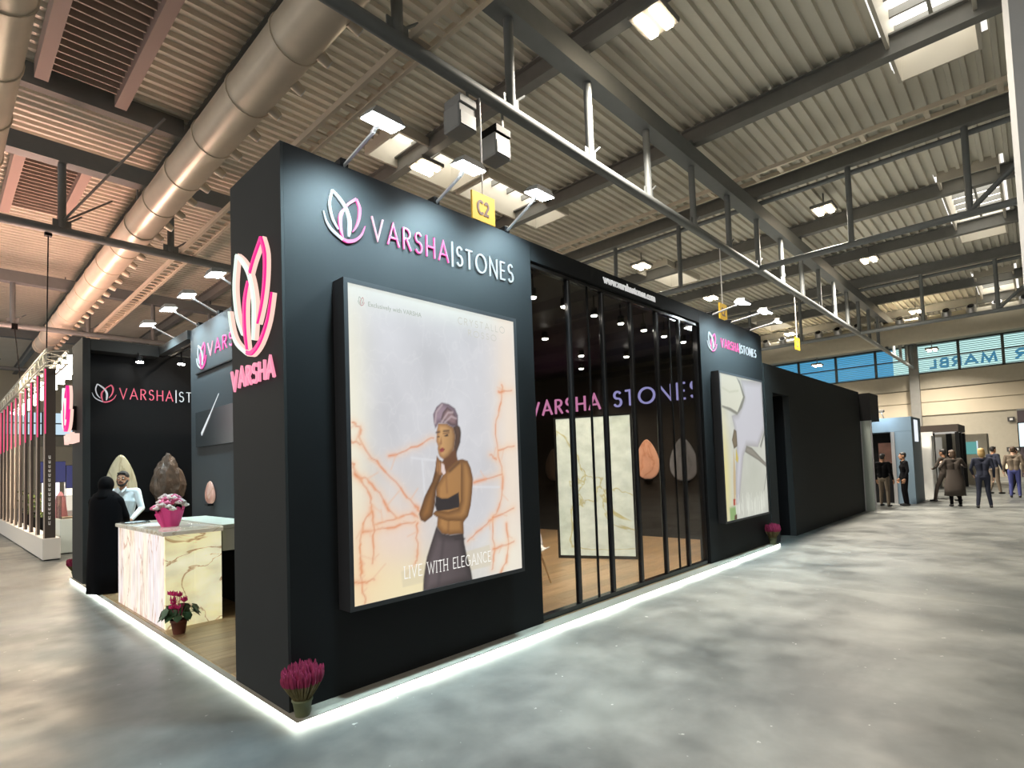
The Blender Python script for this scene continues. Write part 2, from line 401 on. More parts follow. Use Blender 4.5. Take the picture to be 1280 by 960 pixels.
def print_text(mb, t, fn, u0, v0, h, w, gap, n0, n1, wx=1.0, serif=0.0):
    u = u0
    for c in t:
        W, strokes = GL[c]
        for st in strokes:
            mb.ribbon([(u + a*h*wx, v0 + b*h) for a, b in st], w*h, fn, n0, n1, 0, closed=(c == 'O'))
            if serif and c != 'O':
                for a, b in (st[0], st[-1]):
                    if b < 0.1 or b > 0.9: mb.ribbon([(u + (a*wx-serif)*h, v0+b*h), (u + (a*wx+serif)*h, v0+b*h)], w*h*0.6, fn, n0, n1)
        u += (W + gap)*h*wx
    return u
def font_mesh(body, size, fn, n0, n1, mat_, name, parent, bold=0.0):
    """bfont text turned into a flat extruded mesh, (u,v,n)->world by fn"""
    cu = bpy.data.curves.new(name, 'FONT'); cu.body = body; cu.size = size; cu.extrude = 0.5; cu.offset = bold; cu.resolution_u = 3
    t = bpy.data.objects.new(name, cu); COL.objects.link(t)
    dg = bpy.context.evaluated_depsgraph_get(); me = bpy.data.meshes.new_from_object(t.evaluated_get(dg))
    V = np.empty(len(me.vertices)*3); me.vertices.foreach_get('co', V); V = V.reshape(-1, 3)
    F = [list(p.vertices) for p in me.polygons]
    bpy.data.objects.remove(t); bpy.data.curves.remove(cu); bpy.data.meshes.remove(me)
    mb = MB(); mb.add([fn(v[0], v[1], n0 + (v[2]+0.5)*(n1-n0)) for v in V], F)
    return mb.build(name, mat_, parent), V[:, 0].max()
# the lotus emblem, normalised to its own box (u right, v up, height 1)
EM = {'leaf_outer': [(0.39,3.77),(0.368,3.688),(0.369,3.626),(0.391,3.546),(0.434,3.484)],
 'leaf_inner': [(0.39,3.77),(0.442,3.731),(0.495,3.673),(0.527,3.588),(0.527,3.511),(0.52,3.452)],
 'pink_stem': [(0.485,3.655),(0.464,3.62),(0.451,3.576),(0.452,3.501),(0.469,3.43)],
 'pink_tip': [(0.495,3.673),(0.531,3.716),(0.592,3.768)],
 'pink_right': [(0.592,3.768),(0.618,3.706),(0.613,3.626),(0.59,3.555),(0.556,3.498)],
 'arc_white': [(0.315,3.591),(0.338,3.518),(0.383,3.463),(0.469,3.415)],
 'arc_pink': [(0.465,3.42),(0.509,3.412),(0.573,3.437),(0.631,3.496),(0.665,3.574)]}
EMW = {'leaf_outer': [.05,.05,.05,.045,.02], 'leaf_inner': [.04,.07,.08,.09,.085,.04], 'pink_stem': [.04,.07,.08,.07,.03],
       'pink_tip': [.05,.05,.06], 'pink_right': [.05,.07,.06,.045,.015], 'arc_white': [.01,.03,.05,.05], 'arc_pink': [.06,.07,.06,.04,.01]}
def spline(pts, k=4):
    P = [Vector((*p, 0)) for p in pts]; out = []
    for i in range(len(P)-1):
        a, b, c, d = P[max(i-1, 0)], P[i], P[i+1], P[min(i+2, len(P)-1)]
        for j in range(k):
            t = j/k; q = 0.5*((2*b) + (c-a)*t + (2*a-5*b+4*c-d)*t*t + (3*b-a-3*c+d)*t**3); out.append((q.x, q.y))
    return out + [(P[-1].x, P[-1].y)]
def emblem(fn, u0, v0, w, h, n0, n1, parent, m_white, m_pink, fat=1.0, rim=None):
    for k, pts in EM.items():
        q = [((p[0]-0.315)/0.35, (p[1]-3.405)/0.365) for p in pts]
        q = [(u0 + a*w, v0 + b*h) for a, b in spline(q)]
        ws = np.interp(np.linspace(0, 1, len(q)), np.linspace(0, 1, len(EMW[k])), EMW[k])
        ws = [float(x)*h*fat for x in ws]
        white = k in ('leaf_outer', 'leaf_inner', 'arc_white')
        petal = MB().ribbon(q, ws, fn, n0, n1).build('petal', m_white if white else m_pink, parent)
        if rim is not None:
            MB().ribbon(q, [x + 0.016*h for x in ws], fn, n0 - 0.02, n0 + (n1-n0)*0.35).build('petal_rim', rim, petal)

# ================================================================== HALL STRUCTURE
tag(MB().box(-30, 43, -26, 47, -0.2, 0).build('floor', M_floor), kind='structure')

# corrugated roof deck, ribs along X, with skylight strips cut out
M_deck = mat('galvanised_roof_deck', (0.72, 0.69, 0.60), 0.5, 0.1, noise=0.10, scale=0.8)
ZD = 9.5
SKY = [(-3.35, -2.15, [(6.9, 11.9), (17.9, 24.2), (30.0, 36.0)]), (6.25, 7.45, [(5.5, 8.1), (8.35, 11.6), (17.9, 20.6), (30.0, 33.0)])]
def deck():
    mb = MB(); pitch = 0.25; y = -26.0
    while y < 46:
        holes = []
        for a, b, xs in SKY:
            if y + pitch > a and y < b: holes = xs
        segs = []; x = -5.0
        for a, b in holes: segs.append((x, a)); x = b
        segs.append((x, 42.2))
        prof = [(y, ZD), (y+0.125, ZD), (y+0.14, ZD-0.085), (y+0.22, ZD-0.085), (y+0.235, ZD), (y+pitch, ZD)]
        for a, b in segs:
            vs = [(a, py, pz) for py, pz in prof] + [(b, py, pz) for py, pz in prof]
            n = len(prof); mb.add(vs, [(i, i+1, n+i+1, n+i) for i in range(n-1)])
        y += pitch
    return mb
ceiling = tag(deck().build('ceiling', M_deck), kind='structure')

# far end wall (X = 42) with precast panels, strip windows and signs
XW = 42.0
wall_back = tag(MB().box(XW+0.05, XW+0.3, -26, 47, 0, 6.62).box(XW+0.05, XW+0.3, -26, 47, 8.5, 9.6).box(XW+0.05, XW+0.3, -26, -6.8, 6.62, 8.5).box(XW+0.05, XW+0.3, 15.8, 47, 6.62, 8.5).build('wall_back', M_beigedark), kind='structure')
zs = [0.0, 0.45, 1.30, 2.16, 2.97, 3.92, 4.77, 5.59]
ys = [-10.6, -4.35, 1.75, 7.9, 14.0, 20.1]
for i in range(len(zs)-1):
    for j in range(len(ys)-1):
        if ys[j] < -5 and False: continue
        y0, y1 = ys[j], ys[j+1]
        if zs[i] < 3.9 and y0 < -4: y1 = -4.35
        MB().bbox(XW-0.03, XW+0.06, y0+0.015, y1-0.015, zs[i]+0.02, zs[i+1]-0.02, 0.012).build('wall_panel', M_beige, wall_back)
for j in range(len(ys)-1):
    MB().bbox(XW-0.12, XW+0.06, ys[j]+0.01, ys[j+1]-0.01, 5.62, 6.60, 0.015).build('wall_beam', M_beigedark, wall_back)
M_winframe = mat('window_frame_dark', (0.07, 0.08, 0.08), 0.5)
M_winblue = glow('window_blue_banner_light', (0.10, 0.46, 0.80), 0.85)
M_wincyan = glow('window_daylight', (0.62, 0.95, 0.92), 1.0)
M_blind = mat('blind_slat', (0.20, 0.42, 0.44), 0.6)
M_bluelet = glow('blue_banner_letters', (0.05, 0.30, 0.55), 0.8)
wy = [15.8, 13.4, 11.0, 8.6, 6.2, 3.85, 1.72, -0.5, -2.55, -4.7, -6.8]
for k in range(len(wy)-1):
    y1, y0 = wy[k], wy[k+1]
    w = tag(MB().box(XW-0.05, XW+0.1, y0-0.07, y0+0.07, 6.62, 8.52).box(XW-0.05, XW+0.1, y0, y1, 8.42, 8.52).box(XW-0.05, XW+0.1, y0, y1, 6.62, 6.70)
            .box(XW-0.03, XW+0.08, y0, y1, 7.56, 7.64).build('window_%d' % (k+1), M_winframe), kind='structure')
    MB().box(XW+0.16, XW+0.18, y0, y1, 6.66, 8.48).build('pane', M_winblue if (k < 5) else M_wincyan, w)
    if k == 5:
        MB().box(XW+0.14, XW+0.155, 2.9, y1, 6.66, 8.48).build('blue_banner', M_winblue, w)
    b = MB(); z = 6.74
    while z < 8.4:
        b.box(XW+0.02, XW+0.10, y0+0.07, y1-0.07, z, z+0.035); z += 0.125
    tag(b.build('blind', M_blind, w), kind='stuff')
# banner letters outside the window, read from outside (so mirrored from in here)
fnm = lambda u, v, n: (XW+0.125+n, u, v)
t = thing('banner_sign', (XW+0.13, -1.6, 6.9), 'blue mirrored lettering of an outdoor banner seen through the end wall blinds', 'sign')
letters('MARBL', fnm, -2.25, 6.90, 0.56, 0.24, 0.22, 0.0, 0.02, t, lambda i, c: M_bluelet, wx=3.25/(text_width('MARBL', 0.22)*0.56))
letters('R', fnm, -3.6, 6.90, 0.56, 0.24, 0.22, 0.0, 0.02, t, lambda i, c: M_bluelet, wx=1.7)
# big dark doorway in the end wall and little notices
d = tag(MB().box(XW-0.06, XW+0.03, -4.6, -2.95, 0, 3.88).build('door_1', mat('door_leaf_plum', (0.07, 0.055, 0.065), 0.5)), kind='structure')
MB().box(XW-0.1, XW-0.06, -4.6, -2.95, 3.84, 3.95).build('door_frame', M_steeldark, d)
M_notice = mat('notice_dark', (0.05, 0.05, 0.05), 0.5)
for k, (y, z, lab) in enumerate([(-2.68, 3.38, 'small dark square notice on beige end wall beside the plum door, upper one'), (-2.55, 1.62, 'small dark notice low on beige end wall, left of the pair'), (-2.83, 1.62, 'small dark notice low on beige end wall, right of the pair')]):
    nt = MB().box(XW-0.06, XW-0.03, y-0.16, y+0.16, z-0.13, z+0.13).build('wall_notice', M_notice); tag(nt, lab, 'sign', 'notices on the end wall')
    MB().box(XW-0.065, XW-0.06, y-0.07, y+0.07, z-0.06, z+0.06).build('white_mark', M_white, nt)
sc = thing('lit_screen', (XW-0.4, -3.25, 0), 'bright white screen on a dark stand before the plum door', 'screen')
MB().box(XW-0.5, XW-0.42, -3.7, -2.98, 1.75, 3.1).build('screen_panel', glow('screen_white', (0.75, 0.95, 1), 1.2), sc)
MB().box(XW-0.42, XW-0.36, -3.75, -2.93, 1.7, 3.15).box(XW-0.42, XW-0.36, -3.4, -3.3, 0.03, 1.7).box(XW-0.6, XW-0.2, -3.6, -3.1, 0, 0.03).build('screen_stand', M_black, sc)

tag(MB().box(-30, 42, -26.3, -26.0, 0, 9.6).build('wall_right', M_beigedark), kind='structure')
# side wall far away on the left (Y = 46)
YW = 46.0
wall_left = tag(MB().box(-14, 42, YW, YW+0.3, 0, 4.95).box(-14, 42, YW, YW+0.3, 6.5, 9.6).build('wall_left', M_beige), kind='structure')
for k in range(8):
    MB().bbox(-13+k*6.5, -13+k*6.5+6.45, YW-0.05, YW+0.02, 4.15, 4.9, 0.02).build('wall_beam', M_beigedark, wall_left)
    for z in (0.02, 1.35, 2.7): MB().bbox(-13+k*6.5, -13+k*6.5+6.45, YW-0.03, YW+0.02, z, z+1.3, 0.02).build('wall_panel', M_beige, wall_left)
for k, x0 in enumerate([-3.4, -1.0, 1.4, 3.8, 6.2]):
    w = tag(MB().box(x0-0.08, x0+0.08, YW-0.05, YW+0.1, 4.9, 6.55).box(x0, x0+2.4, YW-0.05, YW+0.1, 5.72, 5.80).box(x0, x0+2.4, YW-0.05, YW+0.1, 4.9, 4.98).build('window_%d' % (k+11), M_winframe), kind='structure')
    MB().box(x0, x0+2.4, YW+0.14, YW+0.16, 4.93, 6.52).build('pane', glow('window_pale_sky', (0.66, 0.86, 1.0), 0.85), w)

# skylight curbs and glazing
k = 0
for y0, y1, xs in SKY:
    for x0, x1 in xs:
        k += 1
        mb = MB()
        mb.box(x0-0.06, x0, y0-0.06, y1+0.06, ZD-0.3, ZD+0.75).box(x1, x1+0.06, y0-0.06, y1+0.06, ZD-0.3, ZD+0.75)
        mb.box(x0, x1, y0-0.06, y0, ZD-0.3, ZD+0.75).box(x0, x1, y1, y1+0.06, ZD-0.3, ZD+0.75)
        w = tag(mb.build('window_%d' % (k+15), mat('skylight_curb', (0.62, 0.58, 0.5), 0.6)), kind='structure')
        MB().box(x0, x1, y0, y1, ZD+0.72, ZD+0.75).build('pane', M_sky, w)
        n = max(3, int((x1-x0)/0.55))
        for i in range(1, n):
            x = x0 + (x1-x0)*i/n
            MB().bar((x, y0, ZD+0.45), (x, y1, ZD+0.45), 0.05, 0.16).build('louvre_bar', M_steeldark, w)
        MB().box(x0, x1, (y0+y1)/2-0.03, (y0+y1)/2+0.03, ZD+0.3, ZD+0.38).build('ridge_bar', M_steeldark, w)

# purlins along Y
ordn = ['first', 'second', 'third', 'fourth', 'fifth', 'sixth', 'seventh', 'eighth', 'ninth', 'tenth', 'eleventh', 'twelfth', 'thirteenth', 'fourteenth', 'fifteenth', 'sixteenth', 'seventeenth', 'eighteenth', 'nineteenth', 'twentieth']
for i, x in enumerate([2.3, 6.35, 10.65, 14.5, 18.5, 22.6, 26.7, 30.7, 34.8, 38.8]):
    mb = MB().box(x-0.11, x+0.11, -26, 46, 9.02, 9.06).box(x-0.015, x+0.015, -26, 46, 9.06, 9.40).box(x-0.11, x+0.11, -26, 46, 9.40, 9.435)
    tag(mb.build('roof_purlin', M_steeldark), 'dark steel I-beam under the roof deck, %s crossing the hall counted from the near end' % ordn[i], 'beam', 'roof purlins')
# beam along X over the left bay, louvre panels between pale frames
tag(MB().box(-5, 2.1, 9.35, 9.55, 9.02, 9.435).build('roof_beam', M_steeldark), 'dark roof beam running along the near edge of the left bay, before the left truss', 'beam')
M_pinkbeam = mat('pink_lit_frame', (0.40, 0.30, 0.27), 0.6)  # pinkish light on the left roof, put into the frame colour
M_louv = mat('dark_brown_louvre', (0.06, 0.035, 0.028), 0.6)
M_louvlip = mat('louvre_lip', (0.42, 0.36, 0.31), 0.5)
for y0, y1, lab in [(4.6, 9.2, 'dark brown smoke vent louvre in a pinkish frame, nearest in upper left'), (12.6, 16.4, 'dark brown smoke vent louvre in a pinkish frame, behind the left truss')]:
    t = thing('roof_vent', (0.3, y0, 9.2), lab, 'vent', 'roof vents')
    for x in (-0.3, 0.92): MB().box(x-0.10, x+0.10, y0, y1, 9.08, 9.435).build('vent_frame', M_pinkbeam, t)
    MB().box(-0.2, 0.82, y0, y1, 9.37, 9.42).build('backing', M_louv, t)
    y = y0 + 0.1
    while y < y1-0.05:
        MB().box(-0.2, 0.82, y, y+0.035, 9.24, 9.37).build('louvre_slat', M_louvlip, t); y += 0.215

# trusses along X
def xtruss(y, lab, x0=-5, x1=41.9, full=True):
    t = thing('roof_truss', (0.25, y, 7), lab, 'truss', 'main roof trusses')
    MB().tube((x0, y, 7.0), (x1, y, 7.0), 0.095, 10).build('bottom_chord', M_steel, t)
    mb = MB(); mb.box(x0, x1, y-0.16, y+0.16, 8.46, 8.84); mb.build('top_chord', M_steel, t)
    k = -2
    while 0.25+2.05*k < x1:
        x = 0.25+2.05*k; k += 1
        if x < x0: continue
        MB().tube((x, y, 7.0), (x, y, 8.5), 0.075, 8).build('post', M_steel, t)
        MB().box(x-0.16, x+0.16, y-0.012, y+0.012, 6.98, 7.24).build('gusset_plate', M_steel, t)
        if k % 2 == 0: MB().tube((x, y, 8.84), (x, y, 9.08), 0.07, 8).build('seat_post', M_steel, t)
        MB().tube((x, y+0.02, 7.12), (x+0.34, y+0.02, 7.42), 0.02, 5).build('kicker', M_steel, t)
    return t
T0 = xtruss(1.75, 'grey steel roof truss running above the black stand to the end wall')
T1 = xtruss(11.1, 'grey steel roof truss behind the stand, crossing under the round duct')
T2 = xtruss(21.1, 'farther grey steel roof truss at left, beyond the pink lit stand')
T3 = xtruss(30.6, 'most distant grey steel roof truss at left near the side wall')
for y0, z0, y1, z1 in ((11.1, 7.2, 13.6, 9.0), (11.1, 7.2, 8.8, 9.0)):
    MB().tube((0.25, y0, z0), (1.6, y1, z1), 0.025, 6).build('tie_rod', M_steeldark, T1)
# end column under T0
c = thing('steel_column', (41.75, 1.75, 0), 'dark grey steel column at the end wall under the long truss', 'column')
MB().box(41.5, 41.85, 1.50, 2.0, 0, 8.9).build('shaft', M_steeldark, c)
MB().box(41.35, 41.85, 1.40, 2.1, 0, 0.04).build('base_plate', M_steeldark, c)
# trusses along Y
def ytruss(x, lab, full):
    t = thing('cross_truss', (x, 1.75, 7), lab, 'truss', 'cross trusses')
    MB().tube((x, -9, 7.0), (x, 21.1, 7.0), 0.085, 8).build('bottom_chord', M_steel, t)
    MB().tube((x+0.25, -9, 8.95), (x+0.25, 21.1, 8.95), 0.07, 8).build('top_chord', M_steel, t)
    for k in range(-4, 9):
        y = 1.75+2.337*k
        if abs(y-1.75) < .1 or abs(y-11.1) < .1: continue
        MB().tube((x, y, 7.0), (x+0.05, y, 9.05), 0.07, 7).build('post', M_steel, t)
    MB().tube((x, -2.92, 7.05), (x, -4.9, 8.9), 0.06, 7).build('diagonal_brace', M_steel, t)
    return t
ytruss(14.5, 'nearer grey cross truss meeting the long truss at a right angle', True)
ytruss(26.7, 'farther grey cross truss meeting the long truss at a right angle', True)

# cable ladders along Y
def ladder(xa, xb, z, y0, y1, lab, pitch):
    t = thing('cable_ladder', ((xa+xb)/2, y0, z), lab, 'cable tray', 'cable ladders')
    for x in (xa, xb): MB().box(x-0.03, x+0.03, y0, y1, z, z+0.10).build('rail', M_galv, t)
    y = y0+0.1
    sh = None
    while y < y1:
        MB().box(xa+0.02, xb-0.02, y-0.05, y+0.05, z+0.02, z+0.05).build('rung', M_galv, t); y += pitch
    return t
ladder(2.50, 2.79, 7.09, -2.0, 24, 'long steel cable ladder lying on the trusses left of the floodlights', 0.30)
ladder(12.9, 13.35, 8.90, -8.5, 20, 'long steel cable ladder hung high under the roof at right', 0.6)
MB().tube((13.1, -8, 9.0), (13.1, -8, 9.44), 0.02, 6).build('hanger', M_steel, bpy.data.objects['cable_ladder.001'])
MB().tube((13.1, 10, 9.0), (13.1, 10, 9.44), 0.02, 6).build('hanger', M_steel, bpy.data.objects['cable_ladder.001'])

# round ducts along Y
def duct(xc, zc, r, y0, y1, lab, noz=True):
    t = thing('ventilation_duct', (xc, y0, zc), lab, 'duct', 'ventilation ducts')
    y = y0
    while y < y1:
        ye = min(y+1.55, y1)
        MB().tube((xc, y, zc), (xc, ye-0.03, zc), r, 24).build('duct_section', M_galv, t)
        MB().tube((xc, ye-0.04, zc), (xc, ye+0.01, zc), r+0.018, 24).build('flange', M_galv, t); y = ye
    if noz:
        y = 2.25
        while y < y1-0.4:
            p0 = Vector((xc+r*0.80, y, zc-r*0.55)); p1 = p0 + Vector((0.13, 0, -0.07))
            q = MB().tube(p0, p1, 0.085, 10, r1=0.07).build('nozzle', M_galv, t)
            MB().tube(p1, p1+Vector((0.012, 0, -0.006)), 0.06, 10).build('nozzle_mouth', M_white, q)
            y += 0.79
    for yy in (1.75+0.25, 11.35, 21.3):
        MB().tube((xc, yy, zc+r), (xc, yy, 9.02), 0.02, 6).build('hanger_rod', M_steeldark, t)
    return t
duct(1.68, 7.52, 0.335, -4.5, 27, 'large galvanised round duct with side nozzles, passing over the stand corner')
duct(-1.16, 7.52, 0.36, -4.5, 16, 'second galvanised round duct, cut by the upper left picture edge', False)
# duct with black nozzles along the end wall
t = thing('ventilation_duct', (33.0, -6, 7.85), 'thick beige duct with black jet nozzles high before the end wall', 'duct', 'ventilation ducts')
M_ductbeige = mat('beige_duct', (0.50, 0.45, 0.34), 0.55, noise=0.1)
for y in range(-8, 16, 4):
    MB().tube((33, y, 7.85), (33, y+3.96, 7.85), 0.62, 24).build('duct_section', M_ductbeige, t)
    MB().tube((33, y+3.9, 7.85), (33, y+4.02, 7.85), 0.64, 24).build('flange', M_ductbeige, t)
    MB().tube((33, y+2, 8.4), (33, y+2, 9.45), 0.025, 6).build('hanger_rod', M_steeldark, t)
for k in range(-6, 8):
    y = 1.97 - 0.94*k
    p0 = Vector((32.62, y, 8.25)); p1 = p0 + Vector((-0.22, 0, 0.24))
    q = MB().tube(p0, p1, 0.22, 14, r1=0.19).build('nozzle', M_alu, t)
    MB().tube(p1, p1+Vector((-0.03, 0, 0.033)), 0.13, 12).build('nozzle_mouth', M_black, q)
tag(MB().box(38.6, 41.9, -10, 20, 8.5, 9.0).build('trim_1', M_beigedark), kind='structure')
tag(MB().box(38.3, 38.6, -10, 20, 8.1, 8.35).box(38.3, 38.6, -10, 20, 8.35, 9.1).build('trim_2', M_beigedark), kind='structure')

# high bay lamps -------------------------------------------------
def highbay(at, lab, light=True):
    x, y, z = at
    t = thing('high_bay_lamp', at, lab, 'lamp', 'twin tube high bay lamps')
    MB().bbox(x-0.34, x+0.34, y-0.30, y+0.30, z+0.02, z+0.12, 0.02).build('housing', M_steeldark, t)
    for s in (-1, 1):
        MB().bbox(x-0.28, x+0.28, y+s*0.14-0.07, y+s*0.14+0.07, z-0.03, z+0.02, 0.01).build('tube_lens', M_warm, t)
    MB().tube((x, y, z+0.12), (x, y, 9.43), 0.02, 6).build('drop_rod', M_steeldark, t)
    if light:
      hl = area_light('high_bay_light', (x, y, z-0.06), (x, y, 0), 0.55, HIGHBAY_W if x < 38 else HIGHBAY_W*0.45, (1.0, 0.90, 0.76), parent=t)
      hl.data.spread = math.radians(135)
rows = [('right of the long truss', 0.47), ('over the stand behind the long truss', 6.58)]
for rn, y in rows:
    for i, x in enumerate([6.53, 16.55, 22.58, 33.5, 38.9]):
        z = 8.9 if x < 38 else 7.6
        highbay((x, y, z), 'twin tube roof lamp %s, %s from the near end' % (rn, ordn[i]))
# hanging hall signs ---------------------------------------------
M_yellow = mat('yellow_sign', (0.85, 0.55, 0.02), 0.5)
M_signtxt = mat('sign_text_brown', (0.16, 0.10, 0.10), 0.5)
for i, (x, s, lab) in enumerate([(3.69, 1, 'yellow C2 hall sign hanging on a white rod, nearest and largest'), (11.9, 1, 'yellow hall sign on a white rod above the far end of the stand'), (17.75, 1, 'smallest yellow hall sign on a rod, over the charcoal wall')]):
    t = thing('hall_sign', (x, 1.75, 5.3), lab, 'sign', 'yellow hall signs')
    bd = MB().box(x-0.22, x+0.22, 1.735, 1.765, 5.10, 5.50).build('sign_board', M_yellow, t)
    MB().tube((x, 1.75, 5.5), (x, 1.75, 6.95), 0.012, 6).build('rod', M_white, t)
    fn = lambda u, v, n, x=x: (x-0.22+u, 1.735-n, 5.10+v)
    mb = MB(); print_text(mb, 'C2', fn, 0.10, 0.10, 0.19, 0.19, 0.16, 0.0, 0.004, 0.8)
    mb.build('printed_text', M_signtxt, bd)
# loudspeaker boxes on the long truss
M_box = mat('grey_speaker_box', (0.30, 0.31, 0.31), 0.6)
for i, (x, z, lab) in enumerate([(3.48, 6.58, 'pale grey loudspeaker box hung under the long truss, left of two'), (4.18, 6.45, 'grey loudspeaker box with black top hung under the long truss')]):
    t = thing('hung_loudspeaker', (x, 1.9, z), lab, 'loudspeaker', 'loudspeakers on the truss')
    MB().bbox(x-0.17, x+0.17, 1.78, 2.12, z-0.2, z+0.14, 0.02).build('cabinet', M_box, t)
    MB().box(x-0.14, x+0.14, 1.765, 1.78, z-0.17, z+0.02).build('grille', M_steel, t)
    MB().bbox(x-0.16, x+0.16, 1.76, 2.1, z+0.14, z+0.26, 0.01).build('mount', M_black if i else M_box, t)
    MB().bar((x, 1.78, z+0.24), (x, 1.78, 6.93), 0.04, 0.02, up=(0, 1, 0)).build('bracket', M_steeldark, t)
# right-hand column at the picture edge
c = thing('concrete_column', (6.7, -4.05, 0), 'pale grey concrete column cut by the right picture edge', 'column')
MB().bbox(6.35, 7.0, -4.38, -3.727, 0, 9.45, 0.05).build('shaft', mat('column_grey', (0.50, 0.51, 0.51), 0.6, noise=0.05), c)
MB().box(6.33, 7.02, -4.40, -3.71, 0, 0.25).build('base', M_steel, c)
# hoist cables of the pink stand
t = thing('hoist_cable', (0.03, 11.35, 4.4), 'thin dark hoist cable holding the pink stand truss', 'cable', 'hoist cables')
MB().tube((0.03, 11.35, 4.475), (0.03, 11.15, 7.0), 0.012, 6).build('cable', M_black, t)
MB().box(-0.03, 0.09, 11.1, 11.22, 6.85, 7.05).build('hook', M_black, t)
t = thing('hoist_cable', (0.05, 16.4, 4.4), 'second thin dark hoist cable farther along the pink stand', 'cable', 'hoist cables')
MB().tube((0.05, 16.4, 4.475), (0.3, 21.1, 7.0), 0.014, 6).build('cable', M_black, t)
MB().box(0.22, 0.38, 21.0, 21.2, 6.85, 7.05).build('hook', M_black, t)

# ================================================================== THE BLACK STAND
HP = 0.05
pl = thing('stand_platform', (4.6, 4.0, 0), 'low raised platform of the black stand with a glowing white edge strip', 'platform')
MB().box(0.0, 9.22, -0.147, 8.1, 0, HP-0.012).build('deck', mat('platform_core', (0.22, 0.20, 0.17), 0.6), pl)
MB().box(0.0, 9.2, -0.177, -0.147, 0.004, HP-0.006).build('led_strip', M_led, pl)
MB().box(-0.03, 0.0, -0.177, 8.1, 0.004, HP-0.006).build('led_strip', M_led, pl)
M_ledge = mat('ledge_beige', (0.36, 0.33, 0.27), 0.45)
MB().box(-0.03, 9.22, -0.177, 0.0, HP-0.006, HP).build('edge_trim', M_ledge, pl)
MB().box(-0.03, 0.02, 0.0, 8.1, HP-0.006, HP).build('edge_trim', M_ledge, pl)
# oak planks along X
r_i = 0
rnd = random.Random(3)
y = 0.02
while y < 6.6:
    x = 0.03 - rnd.random()*1.2
    while x < 9.0:
        ln = 2.0
        a, b = max(x, 0.03), min(x+ln, 9.0)
        if b - a > 0.05: MB().box(a+0.002, b-0.002, y+0.002, y+0.218, HP-0.012, HP).build('plank', M_oak, pl)
        x += ln
    y += 0.22

def wall_thing(name, label, m, boxes, group=None, cat='wall'):
    mb = MB()
    for b in boxes: mb.box(*b)
    o = mb.build(name, m); return tag(o, label, cat, group)
H = 4.0
wall_thing('stand_wall', 'tall black front wall panel of the stand carrying the big lit portrait poster', M_front, [(0.021, 2.64, 0.0, 0.16, HP, H)], 'stand walls')
wall_thing('stand_pier', 'charcoal end pier of the stand with the large glowing pink emblem', M_dark, [(0.0, 0.02, 0.0, 0.93, HP, H), (0.02, 1.1, 0.163, 0.93, HP, H-0.004)], 'stand piers')
wall_thing('stand_wall', 'black front wall panel of the stand carrying the smaller stone poster', M_front, [(6.62, 9.22, 0.0, 0.16, HP, H)], 'stand walls')
wall_thing('stand_wall', 'narrow grey end return of the stand beside the dark doorway', M_dark, [(9.225, 9.36, 0.02, 0.5, HP-0.05, H-0.01)], 'stand walls')
wall_thing('fascia_beam', 'black fascia beam over the glazed front with a white web address', M_front, [(2.645, 6.615, 0.0, 0.16, 3.80, H)], None, 'beam')
wall_thing('stand_pier', 'far charcoal pier of the stand seen edge on with a small glowing emblem', M_dark, [(0.0, 0.10, 7.2, 8.1, HP, 3.95)], 'stand piers')
wall_thing('stand_wall', 'black recessed back wall behind the man with thin lit lettering', M_black, [(0.105, 9.2, 7.5, 7.62, HP, 3.86)], 'stand walls')
wall_thing('header_beam', 'charcoal header beam above the black recess behind the man', M_dark, [(0.105, 1.06, 7.2, 7.495, 3.76, 3.94)], 'header beams', 'beam')
wall_thing('header_beam', 'charcoal header beam running from the recess towards the corner pier', M_dark, [(1.07, 1.19, 5.72, 7.4, 3.80, 3.94)], 'header beams', 'beam')
wall_thing('stand_wall', 'bluish grey inner partition wall lit by floodlights behind the counter', mat('partition_grey', (0.026, 0.031, 0.034), 0.55, spec=0.2), [(1.11, 1.23, 0.935, 5.70, HP+.003, 3.93)], 'stand walls')
# inner rooms behind the glass
M_room = mat('room_brown_black', (0.017, 0.014, 0.012), 0.65, spec=0.15)
wall_thing('room_wall', 'dark brown side wall of the glazed room with purple lettering', M_room, [(9.0, 9.12, 0.17, 5.9, HP, 3.8)], 'glazed room walls')
wall_thing('room_wall', 'dark back wall of the glazed room behind the white chair', M_room, [(1.24, 9.12, 5.92, 6.02, HP+.003, 3.8)], 'glazed room walls')
wall_thing('room_ceiling', 'black ceiling of the glazed room dotted with small spotlights', M_black, [(1.24, 9.12, 0.17, 5.9, 3.81, 3.86)], None, 'ceiling')

# glazed front ----------------------------------------------------
gp = thing('glass_partition', (4.63, 0.08, HP), 'tall tinted glass front with slim black mullions between the two poster walls', 'window')
MB().box(2.645, 6.615, 0.03, 0.11, HP, HP+0.055).build('bottom_rail', M_blackgloss, gp)
MB().box(2.645, 6.615, 0.03, 0.11, 3.75, 3.798).build('top_rail', M_blackgloss, gp)
mx = [3.34, 4.02, 4.68, 5.35, 6.02]
for x in mx: MB().bbox(x-0.028, x+0.028, 0.035, 0.095, HP+0.055, 3.75, 0.008).build('mullion', M_blackgloss, gp)
MB().box(2.645, 2.675, 0.03, 0.11, HP+0.055, 3.75).build('mullion', M_blackgloss, gp)
MB().box(6.585, 6.615, 0.03, 0.11, HP+0.055, 3.75).build('mullion', M_blackgloss, gp)
edges = [2.675] + mx + [6.585]
for a, b in zip(edges[:-1], edges[1:]):
    p = MB().box(a+0.028 if a in mx else a, b-0.028 if b in mx else b, 0.062, 0.072, HP+0.055, 3.75).build('pane', M_glass, gp)
for x in (3.725, 5.745): MB().box(x-0.008, x+0.008, 0.055, 0.08, HP+0.055, 3.75).build('pane_joint', M_black, gp)
